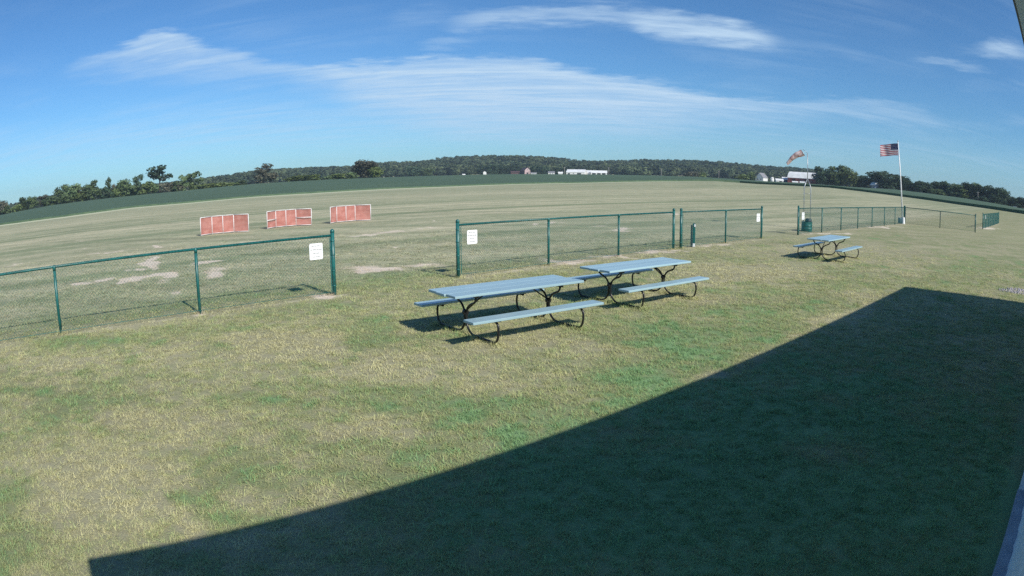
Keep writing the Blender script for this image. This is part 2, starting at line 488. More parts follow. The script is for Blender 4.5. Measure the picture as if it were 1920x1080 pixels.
# ------------------------------------------------------------------ mesh helpers
class MB:
    def __init__(s):
        s.v = []; s.f = []; s.sm = []

    def quad_mesh(s, verts, faces, smooth=False):
        o = len(s.v)
        s.v.extend([tuple(p) for p in verts])
        for f in faces:
            s.f.append(tuple(o + i for i in f)); s.sm.append(smooth)
        return s

    def box(s, c, size, rz=0.0, mat=None):
        hx, hy, hz = size[0] / 2, size[1] / 2, size[2] / 2
        P = [Vector((x, y, z)) for z in (-hz, hz) for (x, y) in ((-hx, -hy), (hx, -hy), (hx, hy), (-hx, hy))]
        mt = Matrix.Rotation(rz, 3, 'Z') if mat is None else mat
        P = [mt @ p + Vector(c) for p in P]
        return s.quad_mesh(P, [(0, 3, 2, 1), (4, 5, 6, 7), (0, 1, 5, 4), (1, 2, 6, 5), (2, 3, 7, 6), (3, 0, 4, 7)])

    def bevbox(s, c, size, b, rz=0.0):
        bm = bmesh.new()
        bmesh.ops.create_cube(bm, size=1)
        bmesh.ops.scale(bm, vec=size, verts=bm.verts)
        bmesh.ops.bevel(bm, geom=bm.edges[:], offset=b, segments=2, affect='EDGES', profile=0.5)
        bmesh.ops.rotate(bm, matrix=Matrix.Rotation(rz, 3, 'Z'), verts=bm.verts)
        bm.verts.index_update()
        s.quad_mesh([v.co + Vector(c) for v in bm.verts], [tuple(v.index for v in f.verts) for f in bm.faces])
        bm.free()
        return s

    def tube(s, pts, r, n=8, cap=True, smooth=True):
        pts = [Vector(p) for p in pts]
        rr = r if isinstance(r, (list, tuple)) else [r] * len(pts)
        rings = []
        up = None
        for i, p in enumerate(pts):
            if i == 0: d = pts[1] - pts[0]
            elif i == len(pts) - 1: d = pts[-1] - pts[-2]
            else: d = (pts[i + 1] - p).normalized() + (p - pts[i - 1]).normalized()
            d.normalize()
            if up is None:
                up = Vector((0, 0, 1)) if abs(d.z) < 0.9 else Vector((1, 0, 0))
            a = d.cross(up).normalized()
            b = a.cross(d).normalized()
            up = b
            rings.append([p + (a * math.cos(2 * math.pi * k / n) + b * math.sin(2 * math.pi * k / n)) * rr[i] for k in range(n)])
        V = [q for ring in rings for q in ring]
        F = []
        for i in range(len(pts) - 1):
            for k in range(n):
                F.append((i * n + k, i * n + (k + 1) % n, (i + 1) * n + (k + 1) % n, (i + 1) * n + k))
        s.quad_mesh(V, F, smooth)
        if cap:
            o = len(s.v) - len(V)
            s.f.append(tuple(o + k for k in range(n - 1, -1, -1))); s.sm.append(False)
            e = o + (len(pts) - 1) * n
            s.f.append(tuple(e + k for k in range(n))); s.sm.append(False)
        return s

    def lathe(s, c, prof, n=20, smooth=True):
        V = []; F = []
        for (r, z) in prof:
            for k in range(n):
                a = 2 * math.pi * k / n
                V.append((c[0] + r * math.cos(a), c[1] + r * math.sin(a), c[2] + z))
        for i in range(len(prof) - 1):
            for k in range(n):
                F.append((i * n + k, i * n + (k + 1) % n, (i + 1) * n + (k + 1) % n, (i + 1) * n + k))
        s.quad_mesh(V, F, smooth)
        o = len(s.v) - len(V)
        s.f.append(tuple(o + k for k in range(n - 1, -1, -1))); s.sm.append(False)
        e = o + (len(prof) - 1) * n
        s.f.append(tuple(e + k for k in range(n))); s.sm.append(False)
        return s

    def mesh(s, name, mat):
        me = bpy.data.meshes.new(name)
        me.from_pydata(s.v, [], s.f)
        me.polygons.foreach_set('use_smooth', s.sm)
        me.materials.append(mat)
        me.update()
        return me

    def build(s, name, mat, parent=None, loc=None, rz=0.0):
        o = bpy.data.objects.new(name, s.mesh(name, mat))
        col.objects.link(o)
        if parent is not None: o.parent = parent
        if loc is not None: o.location = loc
        if rz: o.rotation_euler = (0, 0, rz)
        return o


def obj_from(name, me, parent=None, loc=None, rot=None, scale=None):
    o = bpy.data.objects.new(name, me)
    col.objects.link(o)
    if parent is not None: o.parent = parent
    if loc is not None: o.location = loc
    if rot is not None: o.rotation_euler = rot
    if scale is not None: o.scale = scale
    return o


def tag(o, label=None, cat=None, group=None, kind=None):
    if label: o['label'] = label
    if cat: o['category'] = cat
    if group: o['group'] = group
    if kind: o['kind'] = kind
    return o


def thing(name, label, cat, loc=(0, 0, 0), rz=0.0, group=None):
    o = bpy.data.objects.new(name, None)
    o.empty_display_size = 0.2
    col.objects.link(o)
    o.location = loc
    o.rotation_euler = (0, 0, rz)
    return tag(o, label, cat, group)


def copy_tree(o, parent=None):
    c = o.copy()
    col.objects.link(c)
    c.parent = parent
    for ch in list(o.children):
        copy_tree(ch, c)
    return c


def fillet(pts, rad, n=5):
    """polyline with rounded corners"""
    pts = [Vector(p) for p in pts]
    out = [pts[0]]
    for i in range(1, len(pts) - 1):
        a, b, c = pts[i - 1], pts[i], pts[i + 1]
        r = min(rad, (a - b).length * 0.48, (c - b).length * 0.48)
        p0 = b + (a - b).normalized() * r
        p2 = b + (c - b).normalized() * r
        for k in range(n + 1):
            t = k / n
            out.append(p0 * (1 - t) ** 2 + b * 2 * t * (1 - t) + p2 * t * t)
    out.append(pts[-1])
    return out


# ------------------------------------------------------------------ terrain
MOWN = [(0, 422), (32, 418), (117, 407), (195, 396.5), (247, 389.6), (360, 380), (477, 369), (582, 362.6), (717, 354.7), (835, 350.3), (957, 345.8), (1075, 343.4), (1197, 340.6), (1342, 339.8), (1420, 345), (1555, 352), (1677, 367), (1795, 383.4), (1917, 401)]
CROP = [(0, 404.6), (96, 386), (174, 376), (247, 368), (341, 359), (477, 345.6), (595, 338.6), (717, 333.6), (835, 330), (957, 327.6), (1075, 327.9), (1197, 329.4), (1315, 332.8), (1437, 341), (1488, 343.6), (1596, 351.8), (1677, 356.3), (1700, 359), (1795, 371), (1890, 387), (1920, 393)]
SKYL = [(0, 391), (30, 386), (100, 374), (200, 359), (300, 348), (376, 338), (419, 331.5), (475, 322), (530, 319), (595, 316), (663, 313.5), (720, 306.5), (784, 305), (835, 297.5), (892, 294.5), (929, 293.5), (985, 295), (1017, 296.5), (1062, 300.5), (1093, 304), (1161, 303.5), (1214, 302), (1295, 303), (1352, 306), (1430, 313), (1515, 318.5), (1560, 326), (1600, 335), (1650, 342), (1720, 352), (1800, 364), (1880, 376), (1920, 384)]


def tbl(pts):
    a = np.array([azel(*p) for p in pts])
    return a[:, 0], a[:, 1]


MA, ME = tbl(MOWN); CA, CE = tbl(CROP); SA, SE = tbl(SKYL)
R1A, R1V = np.array([-60, -47, -20, 0, 14, 20, 31, 47, 60.]), np.array([120, 150, 185, 205, 235, 240, 205, 140, 120.])
R2 = 420.0


def smooth01(x):
    x = np.clip(x, 0, 1)
    return x * x * (3 - 2 * x)


def terrain(azd, R):
    azd = np.asarray(azd, float); R = np.asarray(R, float)
    e1 = np.interp(azd, MA, ME); e2 = np.interp(azd, CA, CE); es = np.interp(azd, SA, SE)
    r1 = np.interp(azd, R1A, R1V)
    z1 = CAMZ + r1 * np.tan(np.radians(e1)); z2 = CAMZ + R2 * np.tan(np.radians(e2))
    z = np.where(R < r1, z1 * smooth01((R - 60) / (r1 - 60)), z1 + (z2 - z1) * np.clip((R - r1) / (R2 - r1), 0, 1))
    zb = CAMZ + R * np.tan(np.radians(e2 - 0.03))
    z900 = CAMZ + 900 * np.tan(np.radians(e2 - 0.03))
    zr = CAMZ + 1400 * np.tan(np.radians(es)) - 12.5
    z = np.where(R > R2, np.where(R < 900, zb, z900 + (zr - z900) * smooth01((R - 900) / 500)), z)
    z = np.where(R > 1400, zr + (-30 - zr) * smooth01((R - 1400) / 1600), z)
    fade = smooth01((75 - np.abs(azd)) / 20)
    return z * fade


# value noise in numpy for patch shapes
_lat = rng.random((256, 256))


def vnoise(x, y):
    xi = np.floor(x).astype(int); yi = np.floor(y).astype(int)
    fx = x - xi; fy = y - yi
    fx = fx * fx * (3 - 2 * fx); fy = fy * fy * (3 - 2 * fy)
    g = lambda a, b: _lat[a % 256, b % 256]
    return (g(xi, yi) * (1 - fx) + g(xi + 1, yi) * fx) * (1 - fy) + (g(xi, yi + 1) * (1 - fx) + g(xi + 1, yi + 1) * fx) * fy


def fnoise(x, y, o=4):
    s = 0; a = 0.5; t = 0
    for k in range(o):
        s = s + a * vnoise(x * 2 ** k + 17 * k, y * 2 ** k + 31 * k); t += a; a *= 0.5
    return s / t


FD = Vector((0.7560, 0.6546))          # direction of the fence line and the clubhouse wall
FENCE_PTS = None
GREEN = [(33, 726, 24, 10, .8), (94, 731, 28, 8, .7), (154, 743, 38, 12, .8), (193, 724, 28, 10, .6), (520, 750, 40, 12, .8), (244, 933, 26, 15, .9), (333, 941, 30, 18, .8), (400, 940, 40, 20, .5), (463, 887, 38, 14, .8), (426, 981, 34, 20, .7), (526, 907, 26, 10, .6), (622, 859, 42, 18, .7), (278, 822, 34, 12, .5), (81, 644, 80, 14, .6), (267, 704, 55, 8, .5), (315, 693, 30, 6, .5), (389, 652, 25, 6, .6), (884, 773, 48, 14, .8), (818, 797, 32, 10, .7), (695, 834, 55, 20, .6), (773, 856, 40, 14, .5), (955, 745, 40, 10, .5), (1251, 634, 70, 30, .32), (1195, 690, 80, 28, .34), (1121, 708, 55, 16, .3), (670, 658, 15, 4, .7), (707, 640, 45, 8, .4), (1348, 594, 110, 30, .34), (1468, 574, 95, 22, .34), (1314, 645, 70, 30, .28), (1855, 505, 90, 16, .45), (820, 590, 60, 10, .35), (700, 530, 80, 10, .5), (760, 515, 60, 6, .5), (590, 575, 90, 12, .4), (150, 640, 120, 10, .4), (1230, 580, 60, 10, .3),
         (1500, 850, 440, 235, 1.15), (1000, 980, 300, 80, .30), (500, 480, 160, 16, .12), (1150, 440, 120, 20, .2), (1350, 430, 90, 14, .2), (300, 540, 220, 30, .08)]  # first patch: greener lawn, also painted brighter to lift the building's shadow
STRAW = [(1420, 515, 90, 16, .5), (1300, 560, 60, 10, .35), (950, 640, 120, 25, .35), (760, 690, 160, 25, .3), (300, 800, 140, 30, .3), (150, 880, 120, 40, .3), (1600, 470, 120, 12, .3), (560, 640, 120, 20, .3), (1560, 845, 75, 28, .55), (200, 960, 130, 40, .3)]
WEAR = [(287, 492, 14, 11, 1.), (262, 505, 14, 4, .7), (400, 513, 21, 9, 1.), (300, 461, 9, 3, 1.), (330, 547, 12, 4, .6), (318, 524, 20, 4, .5), (745, 463, 6, 2, .8), (1165, 430, 26, 3, .7), (1120, 424, 30, 2, .5), (1262, 401, 14, 2, .6), (812, 414, 14, 1.5, .6), (800, 427, 14, 1.5, .5), (735, 389, 18, 1.5, .4), (145, 452, 12, 2, .6), (165, 466, 8, 2, .5), (185, 468, 10, 2, .5), (620, 553, 34, 5, .8), (1320, 410, 12, 4, .4), (690, 505, 70, 5, .8), (800, 497, 45, 4, .6), (1265, 469, 26, 2, .7), (1060, 490, 60, 4, .6), (1150, 483, 50, 3, .8), (1230, 473, 40, 3, .7), (1340, 459, 60, 2, .6), (380, 591, 30, 4, .6), (1560, 437, 60, 2, .6), (1650, 426, 50, 1.5, .6), (1850, 428, 22, 2, .6)]
STREAK = [((120, 533), (215, 526), 5, .9), ((205, 527), (345, 514), 5, 1.), ((345, 497), (425, 489), 2.5, .8), ((150, 478), (240, 470), 2, .6), ((430, 455), (560, 450), 2, .4), ((640, 447), (760, 432), 2, .5), ((640, 515), (770, 498), 5, .7), ((690, 438), (850, 425), 2, .3), ((980, 424), (1060, 415), 1.5, .5), ((200, 484), (280, 474), 2, .5), ((0, 500), (90, 488), 2, .4),
          ((1270, 726), (1650, 566), 9, 0)]


def field_attr(X, Y):
    az_ = np.degrees(np.arctan2(X, Y)); R = np.hypot(X, Y)
    green = np.full(X.shape, 0.27)
    wear = np.zeros(X.shape)
    wx = X + (fnoise(X * 1.3, Y * 1.3) - 0.5) * 0.5 * np.clip(R / 10, 0.4, 2.5)
    wy = Y + (fnoise(X * 1.3 + 50, Y * 1.3 + 9) - 0.5) * 0.9 * np.clip(R / 10, 0.4, 3.5)

    def blob(u, v, a, b):
        c = gnd(u, v); ex = gnd(u + a, v) - c; ey = gnd(u, v + b) - c; ey2 = gnd(u, v - b) - c
        e1 = Vector((ex.x, ex.y)); e2 = Vector(((ey.x - ey2.x) / 2, (ey.y - ey2.y) / 2))
        det = e1.x * e2.y - e1.y * e2.x
        qx = wx - c.x; qy = wy - c.y
        s = (qx * e2.y - qy * e2.x) / det; t = (qy * e1.x - qx * e1.y) / det
        return np.exp(-(s * s + t * t) ** 1.2 * 0.8)
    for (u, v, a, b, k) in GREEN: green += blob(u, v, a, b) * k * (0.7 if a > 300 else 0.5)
    for (u, v, a, b, k) in STRAW: green -= blob(u, v, a, b) * k
    for (u, v, a, b, k) in WEAR: wear = np.maximum(wear, blob(u, v, a, b) * k * 1.2)
    for (p, q, w, k) in STREAK:
        a = gnd(*p); b = gnd(*q); m = ((p[0] + q[0]) / 2, (p[1] + q[1]) / 2)
        wd = (gnd(m[0], m[1] - w) - gnd(m[0], m[1] + w)).length / 2
        dx_, dy_ = b.x - a.x, b.y - a.y; L = math.hypot(dx_, dy_)
        s = ((wx - a.x) * dx_ + (wy - a.y) * dy_) / L; d = ((wx - a.x) * dy_ - (wy - a.y) * dx_) / L
        f = np.exp(-(d / (wd * 0.6)) ** 2) * smooth01(s / 0.6) * smooth01((L - s) / 0.6)
        if k > 0: wear = np.maximum(wear, f * k * 1.45)
        else: green -= f * 0.6
    lawn = smooth01((12.0 + X * FD.y - Y * FD.x) / 1.0) * (R < 40)
    green += lawn * 0.30 * smooth01((fnoise(X * 2.3 + 7, Y * 2.3) - 0.62) / 0.10)
    green += lawn * 0.22 * smooth01((fnoise(X * 0.9 + 70, Y * 0.9 + 20) - 0.60) / 0.12)
    green -= lawn * 0.22 * smooth01((fnoise(X * 0.7 + 30, Y * 0.7 + 60) - 0.56) / 0.14)
    # worn strip below the fences
    for (A, B) in FENCES_XY:
        dx_, dy_ = B[0] - A[0], B[1] - A[1]; L = math.hypot(dx_, dy_)
        s = ((X - A[0]) * dx_ + (Y - A[1]) * dy_) / L; d = ((X - A[0]) * dy_ - (Y - A[1]) * dx_) / L
        f = np.exp(-((d - 0.12) / 0.28) ** 2) * smooth01((s + 0.3) / 0.4) * smooth01((L + 0.3 - s) / 0.4) * (0.25 + 0.7 * fnoise(s * 0.9, d + L))
        wear = np.maximum(wear, f * 0.62)
        green -= 0.25 * np.exp(-(d / 0.5) ** 2) * (s > 0) * (s < L)
    # mown passes run along the flight line
    ss = X * FD.x + Y * FD.y; dd = -X * FD.y + Y * FD.x
    pas = np.sin(dd * 2 * math.pi / 3.4 + 1.2 * fnoise(ss * 0.02, dd * 0.1)) * 0.06
    beyond = smooth01((dd - 12.6) / 2.5)
    green += pas * (0.3 + beyond) + beyond * 0.06
    rl = np.random.default_rng(5)
    for _k in range(46):
        d0 = 13.5 + 150 * rl.random() ** 1.6; wd_ = 0.35 + 0.012 * d0 * rl.random() + 0.3 * rl.random(); am = rl.normal(0, 0.27); s0 = rl.uniform(-60, 60); ln = rl.uniform(15, 80); tl = rl.normal(0, 0.012)
        f = np.exp(-((dd - d0 - tl * (ss - s0) - 0.5 * (fnoise(ss * 0.08, ss * 0 + _k) - 0.5)) / wd_) ** 2) * np.exp(-((ss - s0) / ln) ** 2) * (0.4 + 1.1 * fnoise(ss * 0.35, dd * 0.8 + _k))
        green += f * am
    for d0 in (19.2, 20.8, 33.0, 34.5):
        wear = np.maximum(wear, 0.42 * np.exp(-((dd - d0 - 0.4 * (fnoise(ss * 0.06, ss * 0 + 9) - 0.5)) / 0.22) ** 2) * smooth01((fnoise(ss * 0.12, ss * 0 + d0) - 0.42) / 0.2))
    green += beyond * 0.5 * (fnoise(ss * 0.03 + 5, dd * 0.11) - 0.5)
    r1 = np.interp(az_, R1A, R1V)
    lum = np.interp(az_, [-60, -45, 14, 20, 60], [1, 1, 1, 0.15, 0.0])
    strip = smooth01((R - (r1 - 15)) / 4) * lum * 0.8
    green = green + 0.1 * smooth01((R - 90) / 60)
    return green, wear, strip, beyond


# fence posts found from the photograph (metres, camera above the origin)
A_P = [(-12.76, 5.03), (-10.49, 7.05), (-8.22, 9.14), (-6.00, 11.19), (-3.72, 13.21)]
B_P = [(-1.27, 15.44), (0.95, 17.50), (3.18, 19.50), (5.42, 21.49)]
C_P = [(5.75, 21.75), (8.11, 23.86), (10.50, 25.98)]
D_P = [(13.39, 28.29), (15.75, 30.29), (18.04, 32.19), (20.39, 34.16), (22.71, 36.10), (25.03, 38.04), (27.31, 39.93), (29.53, 41.78)]
E_P = [(29.56, 41.72), (31.56, 39.28), (33.58, 36.84)]
F_P = [(39.20, 41.90), (41.4, 43.8), (43.6, 45.7), (45.8, 47.55), (48.0, 49.4), (50.2, 51.3), (52.4, 53.2), (54.5, 55.0)]
FENCES_XY = [(P[0], P[-1]) for P in (A_P, B_P, C_P, D_P, E_P, F_P)]


TABLES = [((-0.055, 10.25), 54.3, 'front-left long blue picnic table nearest the camera'),
          ((2.49, 12.72), 53.0, 'second blue picnic table, right behind the nearest one, before the fence'),
          ((10.52, 19.56), 47.5, 'blue picnic table standing alone farther off near the windsock drum')]


def build_ground():
    az_f = np.arange(-62, 62.01, 0.25)
    az_c = np.concatenate([np.arange(-180, -62, 4.0), az_f, np.arange(66, 180, 4.0)])
    rad = [0.0, 0.7]
    r = 1.5
    while r < 480:
        rad.append(r); r *= 1.0165
    while r < 1500:
        rad.append(r); r *= 1.035
    while r < 9000:
        rad.append(r); r *= 1.25
    rad = np.array(rad)
    na, nr = len(az_c), len(rad)
    AZ, RR = np.meshgrid(az_c, rad, indexing='ij')
    X = RR * np.sin(np.radians(AZ)); Y = RR * np.cos(np.radians(AZ)); Z = terrain(AZ, RR)
    V = np.stack([X.ravel(), Y.ravel(), Z.ravel()], 1)
    i = np.arange(na); j = np.arange(nr - 1)
    I, J = np.meshgrid(i, j, indexing='ij')
    I2 = (I + 1) % na
    F = np.stack([I * nr + J, I * nr + J + 1, I2 * nr + J + 1, I2 * nr + J], -1).reshape(-1, 4)
    me = bpy.data.meshes.new('ground')
    me.vertices.add(len(V)); me.vertices.foreach_set('co', V.ravel())
    me.loops.add(F.size); me.loops.foreach_set('vertex_index', F[:, ::-1].ravel().astype(np.int32))
    me.polygons.add(len(F)); me.polygons.foreach_set('loop_start', np.arange(0, F.size, 4, dtype=np.int32))
    me.polygons.foreach_set('use_smooth', np.ones(len(F), bool))
    me.update(calc_edges=True)
    me.validate()
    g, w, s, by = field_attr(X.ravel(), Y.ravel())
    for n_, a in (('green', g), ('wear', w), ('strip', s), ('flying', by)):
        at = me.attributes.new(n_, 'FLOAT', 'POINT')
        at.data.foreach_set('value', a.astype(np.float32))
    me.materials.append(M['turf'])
    o = bpy.data.objects.new('ground', me)
    col.objects.link(o)
    tag(o, kind='structure')
    return o


build_ground()


def build_crop():
    az_f = np.arange(-62, 62.01, 0.2)
    t = np.concatenate([[0, 0.0005], np.linspace(0.01, 1, 46)])
    AZ, T = np.meshgrid(az_f, t, indexing='ij')
    r1 = np.interp(AZ, R1A, R1V)
    RR = r1 + (R2 + 6 - r1) * T
    X = RR * np.sin(np.radians(AZ)); Y = RR * np.cos(np.radians(AZ))
    edge = smooth01((AZ - 12) / 6)
    jag = (fnoise(AZ * 2.5, T * 0 + 3) - 0.5) * 2.2
    RR = RR + np.where(T < 0.005, jag, 0)
    h = 0.34 + 0.16 * fnoise(X * 0.25, Y * 0.25) + 0.25 * edge * (T < 0.03)
    Z = terrain(AZ, RR) + np.where(T == 0, -0.05, h)
    na, nt = AZ.shape
    V = np.stack([X.ravel(), Y.ravel(), Z.ravel()], 1)
    I, J = np.meshgrid(np.arange(na - 1), np.arange(nt - 1), indexing='ij')
    F = np.stack([I * nt + J, (I + 1) * nt + J, (I + 1) * nt + J + 1, I * nt + J + 1], -1).reshape(-1, 4)
    me = bpy.data.meshes.new('crop_field')
    me.from_pydata(V.tolist(), [], F.tolist())
    me.materials.append(M['crop'])
    o = bpy.data.objects.new('crop_field', me)
    col.objects.link(o)
    tag(o, 'dark green row crop between the mown flying field and the trees', 'crop', kind='stuff')


build_crop()


# ------------------------------------------------------------------ grass blades on the near lawn
def gn_scatter(name, pts, attrs, sources, mat, label, cat):
    """points with scale / rotation attributes -> instances of a few small meshes"""
    me = bpy.data.meshes.new(name)
    me.vertices.add(len(pts)); me.vertices.foreach_set('co', np.asarray(pts, np.float32).ravel())
    for k, a in attrs.items():
        if a.ndim == 2:
            at = me.attributes.new(k, 'FLOAT_VECTOR', 'POINT'); at.data.foreach_set('vector', a.astype(np.float32).ravel())
        elif a.dtype.kind == 'i':
            at = me.attributes.new(k, 'INT', 'POINT'); at.data.foreach_set('value', a.astype(np.int32))
        else:
            at = me.attributes.new(k, 'FLOAT', 'POINT'); at.data.foreach_set('value', a.astype(np.float32))
    me.materials.append(mat)
    o = bpy.data.objects.new(name, me)
    col.objects.link(o)
    tag(o, label, cat, kind='stuff')
    ng = bpy.data.node_groups.new(name + '_scatter', 'GeometryNodeTree')
    ng.interface.new_socket('Geometry', in_out='INPUT', socket_type='NodeSocketGeometry')
    ng.interface.new_socket('Geometry', in_out='OUTPUT', socket_type='NodeSocketGeometry')
    N = ng.nodes
    gi = N.new('NodeGroupInput'); go = N.new('NodeGroupOutput')
    gti = N.new('GeometryNodeGeometryToInstance')
    for s_ in reversed(sources):
        oi = N.new('GeometryNodeObjectInfo'); oi.inputs[0].default_value = s_
        ng.links.new(oi.outputs['Geometry'], gti.inputs[0])
    iop = N.new('GeometryNodeInstanceOnPoints')
    iop.inputs['Pick Instance'].default_value = True

    def attr(nm, typ):
        a = N.new('GeometryNodeInputNamedAttribute'); a.data_type = typ; a.inputs[0].default_value = nm
        return [q for q in a.outputs if q.enabled and q.name == 'Attribute'][0]
    ng.links.new(gi.outputs[0], iop.inputs['Points'])
    ng.links.new(gti.outputs[0], iop.inputs['Instance'])
    ng.links.new(attr('idx', 'INT'), iop.inputs['Instance Index'])
    e2r = N.new('FunctionNodeEulerToRotation')
    ng.links.new(attr('rot', 'FLOAT_VECTOR'), e2r.inputs[0])
    ng.links.new(e2r.outputs[0], iop.inputs['Rotation'])
    ng.links.new(attr('scl', 'FLOAT_VECTOR'), iop.inputs['Scale'])
    ng.links.new(iop.outputs[0], go.inputs[0])
    md = o.modifiers.new('scatter', 'NODES')
    md.node_group = ng
    return o


def tuft_mesh(k, nb, spread, hmin, hmax, wid):
    r = np.random.default_rng(100 + k)
    V = []; F = []; B = []
    for b in range(nb):
        a = r.uniform(0, 2 * math.pi); d = spread * math.sqrt(r.random())
        bx, by = d * math.cos(a), d * math.sin(a)
        h = r.uniform(hmin, hmax); th = r.uniform(0, 2 * math.pi)
        lean = r.uniform(0.5, 2.2) * h; w = wid * r.uniform(0.6, 1.2)
        cx, cy = math.cos(th), math.sin(th)
        ox, oy = -cy * w / 2, cx * w / 2
        o = len(V)
        for (s, ww) in ((0, 1), (0.55, 0.85), (1, 0.12)):
            px, py, pz = bx + cx * lean * s ** 1.6, by + cy * lean * s ** 1.6, h * (s - 0.22 * s * s)
            V.append((px - ox * ww, py - oy * ww, pz)); V.append((px + ox * ww, py + oy * ww, pz))
        F += [(o, o + 1, o + 3, o + 2), (o + 2, o + 3, o + 5, o + 4)]
        B += [r.random()] * 6
    me = bpy.data.meshes.new('grass_tuft')
    me.from_pydata(V, [], F)
    at = me.attributes.new('brnd', 'FLOAT', 'POINT'); at.data.foreach_set('value', B)
    me.materials.append(M['blade'])
    return bpy.data.objects.new('grass_tuft', me)


def build_grass():
    P = []
    for (ra, rb, dens, sc) in ((1.6, 4.5, 430, 0.82), (4.5, 7.5, 280, 0.95), (7.5, 12, 160, 1.12), (12, 18, 85, 1.4), (18, 30, 44, 1.8)):
        HW = 62 if rb < 8 else 53
        area = math.radians(2 * HW) / 2 * (rb * rb - ra * ra)
        n = int(area * dens)
        a = np.radians(rng.uniform(-HW, HW, n)); r = np.sqrt(rng.uniform(ra * ra, rb * rb, n))
        P.append(np.stack([r * np.sin(a), r * np.cos(a), np.full(n, sc)], 1))
    # untrimmed tufts round fence posts and table legs
    feet = [q for L_ in (A_P, B_P, C_P) for q in L_]
    for (xy, azd, _l) in TABLES:
        d_ = Vector((math.sin(R_(azd)), math.cos(R_(azd)))); n_ = Vector((d_.y, -d_.x))
        for e in (-0.8, 0.8):
            for q in (-0.82, -0.4, 0, 0.4, 0.82):
                feet.append((xy[0] + d_.x * e + n_.x * q, xy[1] + d_.y * e + n_.y * q))
    F_ = np.array(feet); nf = 16
    fa = rng.uniform(0, 6.283, (len(F_), nf)); fr_ = 0.03 + 0.11 * rng.random((len(F_), nf))
    fx = (F_[:, :1] + fr_ * np.cos(fa)).ravel(); fy = (F_[:, 1:] + fr_ * np.sin(fa)).ravel()
    n_extra = len(fx)
    P.append(np.stack([fx, fy, np.full(n_extra, 1.22)], 1))
    P = np.concatenate(P)
    EXTRA = np.zeros(len(P), bool); EXTRA[-n_extra:] = True
    X, Y, S = P.T
    # not inside the clubhouse, not under the signs
    ss = X * FD.x + Y * FD.y; lat = X * FD.y - Y * FD.x
    keep = ~((lat > 0.06))
    X, Y, S, EXTRA = X[keep], Y[keep], S[keep], EXTRA[keep]
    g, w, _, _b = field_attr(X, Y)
    keep = rng.random(len(X)) > w * 0.85
    keep &= rng.random(len(X)) < np.clip((30 - np.hypot(X, Y)) / 13, 0, 1)
    keep |= EXTRA
    EXTRA = EXTRA[keep]
    X, Y, S, g, w, _b = X[keep], Y[keep], S[keep], g[keep], w[keep], _b[keep]
    n = len(X)
    Z = np.zeros(n)
    rot = np.stack([rng.normal(0, 0.12, n), rng.normal(0, 0.12, n), rng.uniform(0, 6.283, n)], 1)
    hs_ = S * rng.uniform(0.7, 1.2, n)
    zs_ = np.clip(S, 0, 1.25) * rng.uniform(0.65, 1.2, n) * (0.8 + 0.35 * np.clip(g, 0, 1))
    tall = rng.random(n) < 0.03
    zs_ = np.where(tall, zs_ * rng.uniform(1.3, 1.9, n), zs_)
    zs_ = np.where(EXTRA, zs_ * rng.uniform(1.5, 2.4, n), zs_)
    scl = np.stack([hs_, hs_, zs_], 1)
    src = [tuft_mesh(k, 14, 0.058, 0.018, 0.05, 0.0044) for k in range(5)]
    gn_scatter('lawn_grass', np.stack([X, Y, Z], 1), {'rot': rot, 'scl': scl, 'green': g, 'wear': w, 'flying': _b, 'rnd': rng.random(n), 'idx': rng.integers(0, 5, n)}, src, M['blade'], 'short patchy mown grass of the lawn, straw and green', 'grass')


build_grass()


